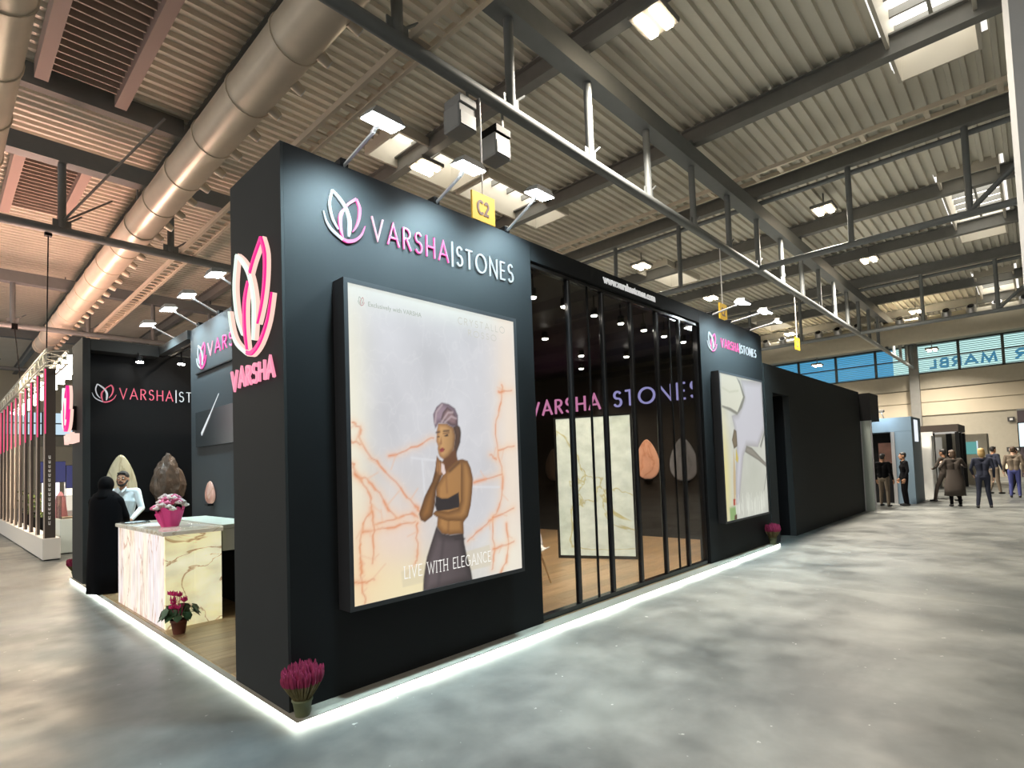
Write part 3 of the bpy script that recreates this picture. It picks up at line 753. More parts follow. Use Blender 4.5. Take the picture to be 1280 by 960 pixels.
fnF = lambda u, v, n: (u, -n, v)            # on the front plane, n outwards
t = thing('web_sign', (4.7, -0.005, 3.84), 'white web address lettering on the black fascia above the glass', 'sign')
o, _ = font_mesh('www.varshastones.com', 0.128, lambda u, v, n: (3.99+u*1.03, -n, 3.862+v), 0.001, 0.008, mat('white_vinyl', (0.85, 0.85, 0.85), 0.5, emit=(1, 1, 1), estr=0.35), 'lettering', t, bold=0.006)

# name signs ------------------------------------------------------
def name_sign(name, label, fn, at, u0, v0, h, em, matw, matp, wx=1.0, gap=0.27, w=0.075, depth=(0.002, 0.016), vary=False, n_letters='VARSHA|STONES', pink=None):
    t = thing(name, at, label, 'sign', 'name signs of the stand')
    if em: emblem(fn, em[0], em[1], em[2], em[3], depth[0], depth[1], t, matw, matp)
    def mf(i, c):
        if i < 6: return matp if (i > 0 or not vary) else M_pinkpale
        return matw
    letters(n_letters, fn, u0, v0, h, w, gap, depth[0], depth[1], t, mf, wx=wx)
    return t
# big front sign: letters from X=.72 to 2.36
tw = text_width('VARSHA|STONES', 0.27)
wx = (2.36-0.725)/(tw*0.185)
name_sign('stand_name_sign', 'large front sign with white and pink lotus emblem above the portrait poster', fnF, (1.3, 0, 3.4), 0.725, 3.490, 0.185, (0.315, 3.405, 0.35, 0.365), M_lit_white, M_pink, wx=wx, w=0.066, vary=True)
wx2 = (8.98-7.40)/(tw*0.15)
name_sign('stand_name_sign', 'front sign with emblem above the smaller stone poster', fnF, (8.0, 0, 3.4), 7.40, 3.515, 0.15, (6.87, 3.40, 0.36, 0.30), M_lit_white, M_pink, wx=wx2, w=0.065)
# back wall sign in the recess, seen over the man's head
fnA = lambda u, v, n: (u, 7.5-n, v)
M_dimwhite = mat('brushed_letter_white', (0.6, 0.6, 0.62), 0.4, emit=(0.8, 0.82, 0.85), estr=0.25)
M_dimpink = mat('brushed_letter_pink', (0.6, 0.10, 0.16), 0.4, emit=(0.8, 0.16, 0.22), estr=0.35)
name_sign('stand_name_sign', 'thin grey and red sign with emblem on the black recess wall', fnA, (1.0, 7.5, 2.95), 0.545, 3.03, 0.185, (0.17, 2.955, 0.33, 0.30), M_dimwhite, M_dimpink, wx=0.80, w=0.075)
# partition sign: reads towards the corner pier (decreasing Y)
fnB = lambda u, v, n: (1.11-n, 5.43-u, v)
name_sign('stand_name_sign', 'pink and white sign on the bluish partition, half hidden by the corner pier', fnB, (1.11, 4.3, 3.2), 0.52, 3.40, 0.19, (0.03, 3.26, 0.42, 0.37), M_lit_white, M_pink, wx=1.5, w=0.085, vary=True)
tag(MB().box(1.085, 1.108, 0.95, 5.40, 3.195, 3.215).build('panel_joint_strip', M_black), 'thin black strip across the bluish partition under its sign', 'trim')  # dark joint line along the top edge of the wall panels
t = thing('wall_screen', (1.10, 4.75, 2.1), 'dark glossy screen with a white diagonal streak on the bluish partition', 'screen')
MB().box(1.085, 1.108, 3.4, 5.42, 2.10, 2.62).build('screen_panel', mat('screen_dark', (0.030, 0.032, 0.033), 0.2), t)
MB().ribbon([(0.28, 2.28), (0.62, 2.52), (0.66, 2.55), (1.0, 2.80)], [0.05, 0.035, 0.02, 0.012], fnB, 0.028, 0.032).build('white_streak', glow('streak_white', (0.9, 0.92, 0.95), 0.8), t)

# big neon emblem on the corner pier (reads along -Y)
fnL = lambda u, v, n: (-n, u, v)
fnP = lambda u, v, n: (-n, 0.93-u, v)
M_pinkletter = glow('pink_letter_lit', (1.0, 0.30, 0.44), 1.0)
t = thing('neon_emblem', (0, 0.5, 2.3), 'large glowing pink and white lotus emblem with pink name on the corner pier', 'sign', 'neon emblems')
emblem(fnP, 0.045, 2.545, 0.80, 0.83, 0.022, 0.045, t, M_neonwhite, M_pinkneon, 0.58, rim=M_neonrim)
letters('VARSHA', fnP, 0.045, 2.335, 0.145, 0.14, 0.16, 0.012, 0.03, t, lambda i, c: M_pinkletter, wx=0.79/(text_width('VARSHA', 0.16)*0.145))
fnQ = lambda u, v, n: (-n, 8.08-u, v)
t = thing('neon_emblem', (0, 7.8, 2.3), 'small glowing emblem seen edge on at the far pier', 'sign', 'neon emblems')
emblem(fnQ, 0.03, 2.48, 0.62, 0.72, 0.10, 0.16, t, M_neonwhite, M_pinkneon, 0.9, rim=M_neonrim)
MB().box(-0.10, 0, 7.72, 7.80, 2.5, 2.9).build('bracket', M_black, t)
letters('VARSHA', fnQ, 0.03, 2.30, 0.12, 0.22, 0.16, 0.06, 0.12, t, lambda i, c: M_neonrim, wx=0.62/(text_width('VARSHA', 0.16)*0.12))
MB().box(-0.06, 0, 7.45, 8.05, 2.29, 2.43).build('letter_tray', M_neonrim, t)

# ------------------------------------------------------------------ backlit posters
def srgb(c):
    c = np.asarray(c, float)/255.0
    return np.where(c <= 0.04045, c/12.92, ((c+0.055)/1.055)**2.4)
class Print:
    def __init__(s, nu, nv, asp):
        s.nu, s.nv, s.asp = nu, nv, asp
        s.u, s.v = np.meshgrid(np.linspace(0, 1, nu), np.linspace(0, 1, nv))
        s.img = np.zeros((nv, nu, 3))
    def edge(s, poly):
        P = np.array(poly, float)*[s.asp, 1]; X = s.u*s.asp; Y = s.v
        ins = np.zeros(X.shape, bool); dist = np.full(X.shape, 9.0)
        n = len(P)
        for i in range(n):
            a, b = P[i], P[(i+1) % n]
            c = ((a[1] > Y) != (b[1] > Y)); den = (b[1]-a[1]) if abs(b[1]-a[1]) > 1e-12 else 1e-12
            ins ^= c & (X < (b[0]-a[0])*(Y-a[1])/den + a[0])
            d = b-a; t = np.clip(((X-a[0])*d[0]+(Y-a[1])*d[1])/max(1e-12, d@d), 0, 1)
            dist = np.minimum(dist, np.hypot(X-a[0]-t*d[0], Y-a[1]-t*d[1]))
        return ins, dist
    def poly(s, poly, col, soft=0.004, rim=None, rimw=0.02, alpha=1.0, grad=None):
        ins, d = s.edge(poly); sd = np.where(ins, d, -d); a = np.clip(sd/soft+0.5, 0, 1)[..., None]*alpha
        c = np.broadcast_to(srgb(col), s.img.shape).copy()
        if rim is not None:
            k = np.clip(d/rimw, 0, 1)[..., None]; c = srgb(rim)*(1-k) + c*k
        if grad is not None:
            du, dv, amt = grad; P = np.array(poly); t = (s.u-P[:, 0].mean())*du + (s.v-P[:, 1].mean())*dv
            c = c*np.clip(1+amt*t, 0.35, 1.7)[..., None]
        s.img = s.img*(1-a) + c*a
    def line(s, pts, col, w, alpha=1.0, soft=2.2):
        P = np.array(pts, float)*[s.asp, 1]; X = s.u*s.asp; Y = s.v; dist = np.full(X.shape, 9.0)
        for a, b in zip(P[:-1], P[1:]):
            d = b-a; t = np.clip(((X-a[0])*d[0]+(Y-a[1])*d[1])/max(1e-12, d@d), 0, 1)
            dist = np.minimum(dist, np.hypot(X-a[0]-t*d[0], Y-a[1]-t*d[1]))
        a = np.exp(-(dist/w)**soft)[..., None]*alpha
        s.img = s.img*(1-a) + srgb(col)*a
    def noise(s, seed, cells, amt, oct=3, tint=(1, 1, 1)):
        r = np.random.RandomState(seed); tot = np.zeros(s.img.shape[:2])
        for o in range(oct):
            n = cells*2**o; g = r.rand(n+2, n+2); x = s.u*n; y = s.v*n
            i = x.astype(int); j = y.astype(int); fx = x-i; fy = y-j; fx = fx*fx*(3-2*fx); fy = fy*fy*(3-2*fy)
            tot += (g[j, i]*(1-fx)*(1-fy)+g[j, i+1]*fx*(1-fy)+g[j+1, i]*(1-fx)*fy+g[j+1, i+1]*fx*fy - 0.5)/2**o
        s.img = s.img*(1+amt*tot[..., None]*np.array(tint)); return tot
    def build(s, name, fn, m, parent):
        V = [fn(a, b) for a, b in zip(s.u.ravel(), s.v.ravel())]
        idx = np.arange(s.nu*s.nv).reshape(s.nv, s.nu)
        F = np.stack([idx[:-1, :-1], idx[:-1, 1:], idx[1:, 1:], idx[1:, :-1]], -1).reshape(-1, 4)
        o0 = np.array(parent['_at'][:]); me = bpy.data.meshes.new(name); me.from_pydata((np.array(V)-o0).tolist(), [], F.tolist())
        at = me.color_attributes.new('print', 'FLOAT_COLOR', 'POINT')
        at.data.foreach_set('color', np.concatenate([np.clip(s.img, 0, 1.5), np.ones(s.img.shape[:2]+(1,))], -1).ravel())
        me.materials.append(m); o = bpy.data.objects.new(name, me); COL.objects.link(o); o.parent = parent; o['_at'] = [float(x) for x in o0]
        return o
def lightbox(label, x0, x1, z0, z1, d, fr, group='lightbox posters'):
    t = thing('lightbox_poster', ((x0+x1)/2, -d, z0), label, 'poster', group)
    mb = MB()
    mb.box(x0-fr, x0, -d-0.006, 0.0, z0-fr, z1+fr).box(x1, x1+fr, -d-0.006, 0.0, z0-fr, z1+fr)
    mb.box(x0, x1, -d-0.006, 0.0, z0-fr, z0).box(x0, x1, -d-0.006, 0.0, z1, z1+fr)
    mb.build('frame', mat('lightbox_frame', (0.03, 0.03, 0.032), 0.4), t)
    MB().box(x0, x1, -d+0.02, -0.001, z0, z1).build('back_panel', M_black, t)
    return t
WOMAN = {
'turban':[(0.432,0.574),(0.43,0.601),(0.451,0.628),(0.484,0.645),(0.526,0.641),(0.564,0.627),(0.582,0.602),(0.58,0.566),(0.547,0.558),(0.507,0.571),(0.461,0.571),(0.441,0.55)],
'turban_fold':[(0.475,0.583),(0.489,0.61),(0.517,0.631),(0.556,0.613),(0.576,0.586),(0.574,0.566),(0.54,0.565),(0.507,0.578)],
'scarf':[(0.574,0.57),(0.594,0.558),(0.599,0.539),(0.592,0.503),(0.569,0.469),(0.562,0.439),(0.527,0.448),(0.549,0.479),(0.561,0.526),(0.547,0.558)],
'face':[(0.458,0.569),(0.507,0.571),(0.55,0.558),(0.563,0.526),(0.551,0.479),(0.517,0.454),(0.484,0.442),(0.462,0.452),(0.454,0.465),(0.451,0.479),(0.453,0.491),(0.444,0.506),(0.447,0.525),(0.449,0.544)],
'neck':[(0.495,0.456),(0.556,0.479),(0.573,0.438),(0.553,0.416),(0.497,0.383),(0.483,0.402),(0.476,0.433)],
'torso':[(0.568,0.438),(0.602,0.442),(0.634,0.435),(0.653,0.41),(0.666,0.374),(0.656,0.318),(0.645,0.271),(0.626,0.232),(0.596,0.211),(0.597,0.17),(0.513,0.173),(0.461,0.181),(0.433,0.208),(0.441,0.252),(0.433,0.313),(0.437,0.35),(0.485,0.394),(0.514,0.411)],
'arm_r':[(0.593,0.438),(0.634,0.435),(0.653,0.41),(0.667,0.366),(0.659,0.318),(0.647,0.271),(0.626,0.231),(0.59,0.217),(0.489,0.225),(0.432,0.243),(0.41,0.254),(0.427,0.264),(0.504,0.256),(0.565,0.263),(0.584,0.29),(0.588,0.36)],
'arm_l':[(0.444,0.445),(0.471,0.437),(0.486,0.413),(0.468,0.38),(0.437,0.343),(0.424,0.283),(0.409,0.247),(0.365,0.229),(0.341,0.238),(0.333,0.259),(0.367,0.316),(0.413,0.366),(0.431,0.403)],
'hand':[(0.445,0.456),(0.463,0.439),(0.489,0.429),(0.498,0.402),(0.479,0.387),(0.452,0.384),(0.434,0.403),(0.439,0.434)],
'band':[(0.433,0.316),(0.467,0.305),(0.504,0.304),(0.572,0.322),(0.576,0.268),(0.518,0.263),(0.435,0.261),(0.425,0.283)],
'trouser':[(0.431,0.211),(0.461,0.183),(0.513,0.173),(0.594,0.171),(0.598,0.136),(0.611,0.092),(0.636,0.034),(0.644,-0.003),(0.351,-0.009),(0.344,0.0),(0.348,0.039),(0.37,0.11),(0.403,0.165)],
'white':[(0.471,0.429),(0.486,0.424),(0.495,0.394),(0.482,0.387),(0.469,0.399)],
'eyeL':[(0.449,0.523),(0.463,0.526),(0.467,0.523),(0.457,0.52)],
'eyeR':[(0.491,0.527),(0.513,0.532),(0.521,0.527),(0.502,0.523)],
'mouth':[(0.461,0.477),(0.479,0.485),(0.493,0.479),(0.486,0.47),(0.467,0.466)],
'nose':[(0.475,0.525),(0.479,0.498),(0.471,0.493),(0.462,0.496)],
'tint':[(0.229,0.079),(0.766,0.115),(0.775,0.066),(0.769,0.036),(0.236,0.026)],
}
VEINS = [
[(0.008,0.56),(0.044,0.542),(0.048,0.501),(0.117,0.438),(0.235,0.351),(0.318,0.287),(0.334,0.266)] ,
[(0.006,0.501),(0.047,0.495)] ,
[(0.008,0.439),(0.021,0.399),(0.085,0.376),(0.152,0.309),(0.21,0.257),(0.295,0.261),(0.327,0.246)] ,
[(0.021,0.399),(0.075,0.344),(0.092,0.293),(0.053,0.252),(0.037,0.186),(0.031,0.138),(0.032,0.122),(0.037,0.066),(0.048,0.004)] ,
[(0.1,0.243),(0.21,0.251)] ,
[(0.042,0.22),(0.168,0.225),(0.316,0.233)] ,
[(0.321,0.233),(0.317,0.14),(0.31,0.094)] ,
[(0.092,0.281),(0.098,0.205),(0.091,0.118)] ,
[(0.898,0.183),(0.896,0.058),(0.849,0.017),(0.844,-0.013)] ,
[(0.896,0.737),(0.884,0.665),(0.842,0.576),(0.849,0.467),(0.88,0.372),(0.851,0.264),(0.796,0.206),(0.796,0.092),(0.784,0.017)] ,
[(0.849,0.475),(0.972,0.494)] ,
[(0.674,0.355),(0.873,0.376)] ,
[(0.797,0.214),(0.718,0.182),(0.622,0.145)] ,
[(0.789,0.214),(0.954,0.239)] ,
[(0.796,0.092),(0.946,0.112)] ,
[(0.177,0.454),(0.304,0.483),(0.431,0.521)] ,
[(0.001,0.069),(0.037,0.067),(0.094,0.071)] ,
[(0.832,0.436),(0.791,0.46)] ,
[(0.864,0.704),(0.972,0.718)] ,
]
STONEFIG = {
'hex':[(0.037,0.993),(0.365,0.996),(0.439,0.944),(0.504,0.861),(0.353,0.746),(0.201,0.771),(0.023,0.781)],
'hexsh':[(0.365,0.996),(0.444,0.973),(0.553,0.863),(0.466,0.779),(0.34,0.724),(0.188,0.747),(0.021,0.767),(0.023,0.781),(0.201,0.771),(0.353,0.746),(0.504,0.861),(0.439,0.944)],
'dress':[(0.478,0.983),(1.006,1.004),(1.024,0.646),(0.934,0.582),(0.812,0.498),(0.537,0.505),(0.438,0.433),(0.361,0.265),(0.282,0.101),(0.219,0.098),(0.231,0.269),(0.291,0.491),(0.27,0.62),(0.22,0.715),(0.36,0.735),(0.527,0.854)],
'shadow':[(0.523,0.508),(0.657,0.491),(0.951,0.391),(1.045,0.366),(1.039,0.335),(0.794,0.4),(0.481,0.462)],
'arm':[(0.255,0.623),(0.307,0.61),(0.311,0.505),(0.232,0.484),(0.198,0.546)],
'yellow':[(0.277,0.491),(0.319,0.42),(0.304,0.386),(0.254,0.407)],
'leg':[(0.224,0.491),(0.24,0.324),(0.216,0.132),(0.171,0.128),(0.178,0.271)],
'shoe':[(0.156,0.142),(0.217,0.139),(0.223,0.097),(0.157,0.097)],
'green':[(0.069,0.086),(0.209,0.091),(0.213,-0.012),(0.072,-0.001)],
'line':[(1.039,0.335),(1.06,0.327),(0.905,0.156),(0.883,0.157)],
'rsh':[(1.024,0.646),(1.028,0.615),(0.89,0.49),(0.866,0.505)],
}
t1 = lightbox('large backlit poster of a woman in a lilac turban on veined stone', 0.416, 2.183, 0.692, 3.038, 0.15, 0.034)
P = Print(190, 250, 1.767/2.346)
base = srgb((214, 213, 217))
P.img[:] = base
tot = P.noise(1, 5, 0.16, 4)
for sd, cells in ((11, 7), (12, 12)):
    keep = P.img.copy(); n_ = P.noise(sd, cells, 0.0, 3); P.img = keep
    rg = np.exp(-(n_/0.022)**2)[..., None]*0.16; P.img = P.img*(1-rg) + srgb((246, 244, 244))*rg
# warm translucent zones of the stone itself (edges and bottom)
def warm(cu, cv, ru, rv, col, al):
    d = ((P.u-cu)/ru)**2 + ((P.v-cv)/rv)**2; a = np.exp(-d)[..., None]*al
    P.img = P.img*(1-a) + srgb(col)*a
warm(0.0, 0.5, 0.09, 0.7, (255, 250, 225), 0.8); warm(0.5, 1.0, 0.9, 0.06, (240, 246, 238), 0.9); warm(0.05, 0.08, 0.28, 0.22, (255, 226, 178), 0.9)
warm(0.95, 0.5, 0.12, 0.9, (255, 236, 214), 0.8); warm(0.33, 0.02, 0.25, 0.1, (255, 240, 190), 0.8); warm(0.9, 0.05, 0.2, 0.12, (250, 244, 226), 0.8); warm(0.2, 0.2, 0.16, 0.09, (246, 222, 212), 0.6)
rr = random.Random(5)
for v in VEINS:
    q = spline(v, 5); q = [(a+rr.uniform(-.006, .006), b+rr.uniform(-.004, .004)) for a, b in q]
    P.line(q, (250, 208, 172), 0.015, 0.5, 1.5); P.line(q, (216, 128, 84), 0.0026, 0.62)
    for s0 in range(0, len(q)-2, 5): P.line(q[s0:s0+3], (232, 140, 84), rr.uniform(0.003, 0.009), rr.uniform(0.25, 0.6))
    for s0 in range(2, len(q)-1, 7):
        b = q[s0]; P.line([b, (b[0]+rr.uniform(-.07, .07), b[1]+rr.uniform(-.05, .05))], (238, 190, 156), 0.003, 0.5)
for v in [[(0.3, .45), (0.42, .44), (0.55, .44)], [(.36, .44), (.37, .30)], [(.62, .34), (.85, .33)]]: P.line(v, (232, 232, 236), 0.004, 0.7)
# printed figure
P.poly(WOMAN['tint'], (222, 210, 180), 0.004, alpha=0.55)
SK, SKD, SKL = (176, 128, 76), (92, 58, 34), (205, 158, 104)
P.poly(WOMAN['scarf'], (104, 74, 56), 0.006, rim=(70, 48, 38), rimw=0.02)
P.poly(WOMAN['neck'], (112, 72, 44), 0.006)
P.poly(WOMAN['torso'], SK, 0.005, rim=(120, 80, 44), rimw=0.022, grad=(-1.2, 0.3, 0.9))
P.line([(0.52, .40), (0.58, .43)], (90, 58, 36), 0.006, .7); P.line([(0.497, .383), (0.500, .325)], (150, 104, 62), 0.005, .7)
P.poly(WOMAN['band'], (52, 42, 42), 0.004, grad=(-1, 0, 0.8))
P.poly(WOMAN['trouser'], (96, 84, 86), 0.005, rim=(64, 54, 54), rimw=0.03, grad=(-2.2, 0, 1.0))
P.line([(0.54, .155), (0.60, .152)], (60, 50, 50), 0.004, .8); P.line([(0.47, .16), (0.45, .08), (0.43, .0)], (70, 60, 62), 0.008, .5)
P.line([(0.505, .235), (0.50, .19)], (120, 78, 42), 0.006, .5)
P.poly(WOMAN['arm_r'], SK, 0.004, rim=(112, 74, 40), rimw=0.024, grad=(-.6, .5, 0.8))
P.poly(WOMAN['arm_l'], (158, 110, 62), 0.004, rim=(92, 60, 34), rimw=0.03, grad=(-2.0, 0.2, 1.2))
P.poly(WOMAN['face'], SKL, 0.005, rim=(150, 104, 66), rimw=0.016, grad=(-4.0, 0.6, 1.2))
P.poly(WOMAN['hand'], (186, 136, 88), 0.004, rim=(120, 78, 48), rimw=0.012)
for q in ([(.452, .44), (.455, .395)], [(.466, .437), (.47, .392)], [(.48, .425), (.482, .395)]): P.line(q, (112, 72, 44), 0.0025, .7)
P.poly(WOMAN['white'], (236, 214, 208), 0.003)
P.line([(.446, .537), (.466, .540)], (78, 50, 36), 0.0035, .9); P.line([(.49, .543), (.522, .545)], (78, 50, 36), 0.0035, .9)
P.poly(WOMAN['eyeL'], (60, 38, 30), 0.003); P.poly(WOMAN['eyeR'], (60, 38, 30), 0.003)
P.line([(.489, .534), (.522, .537)], (120, 84, 58), 0.003, .8)
P.poly(WOMAN['nose'], (150, 100, 66), 0.004, alpha=.7); P.poly(WOMAN['mouth'], (170, 78, 70), 0.003); P.line([(.463, .476), (.492, .477)], (100, 44, 40), 0.002, .9)
P.poly(WOMAN['turban'], (158, 134, 146), 0.005, rim=(112, 92, 102), rimw=0.02, grad=(-2, 0, 1.0))
P.poly(WOMAN['turban_fold'], (146, 116, 118), 0.004, rim=(86, 64, 66), rimw=0.012)
for q in ([(.48, .575), (.52, .61), (.55, .612)], [(.50, .575), (.54, .597), (.57, .59)], [(.44, .57), (.45, .61), (.485, .637)]): P.line(q, (206, 184, 186), 0.004, .7)
P.img = np.clip(P.img, 0, 1.05)
fx = lambda u, v: (0.416+u*1.767, -0.15, 0.692+v*2.346)
P.build('print', fx, M_print, t1)
fnT = lambda u, v, n: (0.416+u*1.767, -0.1505-n, 0.692+v*2.346)
asp = 2.346/1.767
M_ptxt = glow('print_white', (0.95, 0.93, 0.88), 0.95); M_pgrey = glow('print_grey_green', (0.42, 0.46, 0.38), 0.8); M_pfaint = glow('print_faint', (0.62, 0.60, 0.52), 0.85)
m0 = MB(); tw_ = text_width('LIVE WITH ELEGANCE', 0.22)
print_text(m0, 'LIVE WITH ELEGANCE', fnT, 0.245, 0.052, 0.040, 0.085, 0.22, 0.0, 0.0008, wx=0.525/(tw_*0.040), serif=0.13)
tag(m0.build('printed_slogan', M_ptxt, t1), kind='stuff')
font_mesh('Exclusively with VARSHA', 0.022, lambda u, v, n: fnT(0.095+u*asp*1.0*0.93, 0.938+v, n), 0.0, 0.0008, M_pgrey, 'printed_heading', t1)
m1 = MB(); tw2 = text_width('CRYSTALLO', 0.30); print_text(m1, 'CRYSTALLO', fnT, 0.60, 0.943, 0.026, 0.10, 0.30, 0.0, 0.0008, wx=0.33/(tw2*0.026))
tw3 = text_width('ROSSO', 0.30); print_text(m1, 'ROSSO', fnT, 0.665, 0.905, 0.024, 0.10, 0.30, 0.0, 0.0008, wx=0.2/(tw3*0.024))
m1.build('printed_stone_name', M_pfaint, t1)
sub = thing('printed_emblem', (0.416, -0.15, 0.692), None, None); sub.parent = t1; sub.location = Vector((0.416, -0.15, 0.692)) - t1.location
for k, pts in EM.items():
    q = [(0.048+(p[0]-0.315)/0.35*0.030, 0.935+(p[1]-3.405)/0.365*0.028) for p in spline(pts)]
    MB().ribbon(q, 0.0022, fnT, 0, 0.0008).build('petal', M_pgrey if k in ('leaf_outer', 'leaf_inner', 'arc_white') else glow('print_rose', (0.55, 0.22, 0.2), .8), sub)

t2 = lightbox('tall backlit poster of pale stone shapes and a draped leg near the doorway', 7.0, 8.86, 0.662, 3.03, 0.12, 0.034)
P = Print(150, 190, 1.86/2.368)
P.img[:] = srgb((206, 206, 196)); P.noise(3, 6, 0.22, 4)
def warm2(cu, cv, ru, rv, col, al):
    d = ((P.u-cu)/ru)**2 + ((P.v-cv)/rv)**2; a = np.exp(-d)[..., None]*al
    P.img = P.img*(1-a) + srgb(col)*a
warm2(0.0, 0.3, 0.13, 0.4, (240, 226, 140), 0.8); warm2(0.7, 0.25, 0.4, 0.25, (196, 198, 182), 0.7)
P.poly(STONEFIG['dress'], (206, 204, 210), 0.006, rim=(176, 172, 172), rimw=0.05)
P.poly(STONEFIG['rsh'], (110, 108, 104), 0.01, alpha=.8)
P.poly(STONEFIG['hexsh'], (136, 132, 118), 0.012)
P.poly(STONEFIG['hex'], (222, 220, 200), 0.004, grad=(0.4, 0.5, 0.25)); 
P.line([(0.05, .9), (.2, .88), (.4, .9)], (190, 190, 160), 0.008, .5)
P.poly(STONEFIG['shadow'], (150, 144, 132), 0.008, rim=(120, 116, 106), rimw=.02)
P.poly(STONEFIG['leg'], (200, 178, 140), 0.006); P.poly(STONEFIG['arm'], (128, 112, 88), 0.006, rim=(96, 82, 62), rimw=.02)
P.poly(STONEFIG['yellow'], (206, 186, 96), 0.005); P.poly(STONEFIG['shoe'], (176, 70, 44), 0.005); P.poly(STONEFIG['green'], (140, 170, 110), 0.02)
P.line([(1.03, .33), (.90, .16)], (70, 70, 66), 0.004, .9)
rr = random.Random(8)
for k in range(60):
    a = rr.uniform(0.2, 0.95); P.line([(a, rr.uniform(0.0, 0.06)), (a+rr.uniform(-.02, .02), rr.uniform(0.09, 0.17))], (236, 238, 226), 0.004, .55)
P.poly([(.16, .0), (.22, .0), (.22, .035), (.17, .03)], (90, 60, 44), 0.006)
P.build('print', lambda u, v: (7.0+u*1.86, -0.12, 0.662+v*2.368), M_print, t2)

# ------------------------------------------------------------------ floodlights on arms
def flood(base, head, aim, label, sx=0.26, sz=0.18, power=FLOOD_W, group='stand floodlights', k=1.0, light=True, laim=None):
    base, head, aim = Vector(base), Vector(head), Vector(aim)
    t = thing('arm_floodlight', base, label, 'lamp', group)
    MB().tube(base - Vector((0, 0, 0.03)), base.lerp(head, 0.80), 0.014, 7).build('arm', M_alu, t)
    MB().bbox(base.x-0.035, base.x+0.035, base.y-0.04, base.y+0.06, base.z-0.035, base.z+0.03, 0.008).build('clamp', M_black, t)
    d = (aim - head).normalized(); x = Vector((0, 0, 1)).cross(d).normalized(); y = d.cross(x)
    def pt(a, b, c): return head + x*a + y*b + d*c
    mb = MB(); vs = [pt(sx/2*i, sz/2*j, -0.06+0.0*k) for i, j in ((-.7, -.7), (.7, -.7), (.7, .7), (-.7, .7))] + [pt(sx/2*i, sz/2*j, 0) for i, j in ((-1, -1), (1, -1), (1, 1), (-1, 1))]
    mb.add(vs, [(0, 3, 2, 1), (0, 1, 5, 4), (1, 2, 6, 5), (2, 3, 7, 6), (3, 0, 4, 7), (4, 5, 6, 7)])
    mb.build('housing', M_steeldark, t)
    ml = MB(); ml.add([pt(sx/2*i*.93, sz/2*j*.9, 0.003 + e) for e in (0, 0.004) for i, j in ((-1, -1), (1, -1), (1, 1), (-1, 1))], [(0, 3, 2, 1), (4, 5, 6, 7), (0, 1, 5, 4), (1, 2, 6, 5), (2, 3, 7, 6), (3, 0, 4, 7)])
    ml.build('lens', M_flood, t)
    MB().bar(base.lerp(head, 0.76), head - d*0.05, 0.02, 0.03).build('yoke', M_alu, t)
    if light: spot_light('flood_light', head + d*0.012, laim or aim, power, (0.62, 0.89, 1.0), 122, 1.0, 0.09, t)
    return t
L5 = ['floodlight on a thin arm at the corner of the portrait wall, nearest of the front row'.replace('thin ', ''), 'floodlight on a thin arm in the middle of the portrait wall top', 'floodlight on a thin arm above the end of the large front sign', 'floodlight on a thin arm above the smaller stone poster, left of two', 'floodlight on a thin arm above the smaller stone poster, right of two', 'last small floodlight of the front row, by the end of the stand']
for i, (x, hy, hz) in enumerate([(0.50, -0.53, 4.10), (1.40, -0.43, 4.15), (2.30, -0.44, 4.22), (7.12, -0.50, 4.09), (7.87, -0.58, 4.06), (8.75, -0.5, 4.06)]):
    flood((x, 0.03, 4.03), (x, hy, hz), (x, hy+0.16, hz-1.0), L5[i], laim=(x, 0.0, 2.85), sx=0.27 if i < 5 else 0.16, sz=0.17 if i < 5 else 0.1, power=FLOOD_W if i < 5 else FLOOD_W*.4)
L4 = ['floodlight over the counter, nearest to the corner pier', 'floodlight over the counter, second from the corner pier', 'floodlight over the counter, third from the corner pier', 'floodlight over the counter, farthest from the corner pier']
for i, y in enumerate([3.43, 4.51, 5.35, 6.47]):
    flood((1.14, y, 3.96), (0.72, y, 4.12), (0.87, y, 3.12), L4[i], laim=(1.11, y, 2.9), power=FLOOD_W*0.55, group='counter floodlights')

# ================================================================== COUNTER AND DISPLAY STONES
t = thing('onyx_counter', (0.34, 4.1, HP), 'glowing onyx reception counter, pinkish front and honey coloured end', 'counter')
MB().box(0.10, 0.60, 3.08, 5.12, HP, 1.035).build('core', M_white, t)
for a, b in ((3.045, 3.74), (3.745, 4.44), (4.445, 5.14)): MB().box(0.06, 0.10, a, b, HP+0.004, 1.035).build('front_slab', M_onyx_front, t)
for a, b in ((0.06, 0.3455), (0.3465, 0.62)): MB().box(a, b, 3.04, 3.08, HP+0.004, 1.035).build('end_slab', M_onyx_side, t)
MB().bbox(0.03, 0.64, 3.02, 5.16, 1.037, 1.085, 0.008).build('counter_top', M_onyx_top, t)
t = thing('back_desk', (0.88, 3.9, HP), 'pale desk behind the onyx counter with an open dark knee hole', 'desk')
M_desk = mat('pale_laminate', (0.50, 0.50, 0.42), 0.4)
MB().bbox(0.655, 1.08, 3.10, 5.0, 1.05, 1.10, 0.005).build('desk_top', M_desk, t)
MB().box(0.66, 1.075, 3.10, 3.14, 0.80, 1.048).build('end_panel', M_desk, t)
MB().box(1.03, 1.075, 3.14, 4.98, HP, 1.048).build('back_panel', M_black, t)
MB().box(0.66, 1.03, 4.94, 4.98, HP, 1.048).build('side_panel', M_desk, t)
MB().box(0.80, 0.84, 3.10, 3.14, HP, 0.80).build('leg', M_black, t)
t = thing('waste_bag', (0.93, 2.98, HP), 'small white bag on the floor before the open pale desk', 'bag')
MB().lathe((0.93, 2.98, HP), [(0.07, 0), (0.085, 0.05), (0.08, 0.2), (0.05, 0.25), (0.06, 0.28)], 12).build('bag_body', M_white, t)

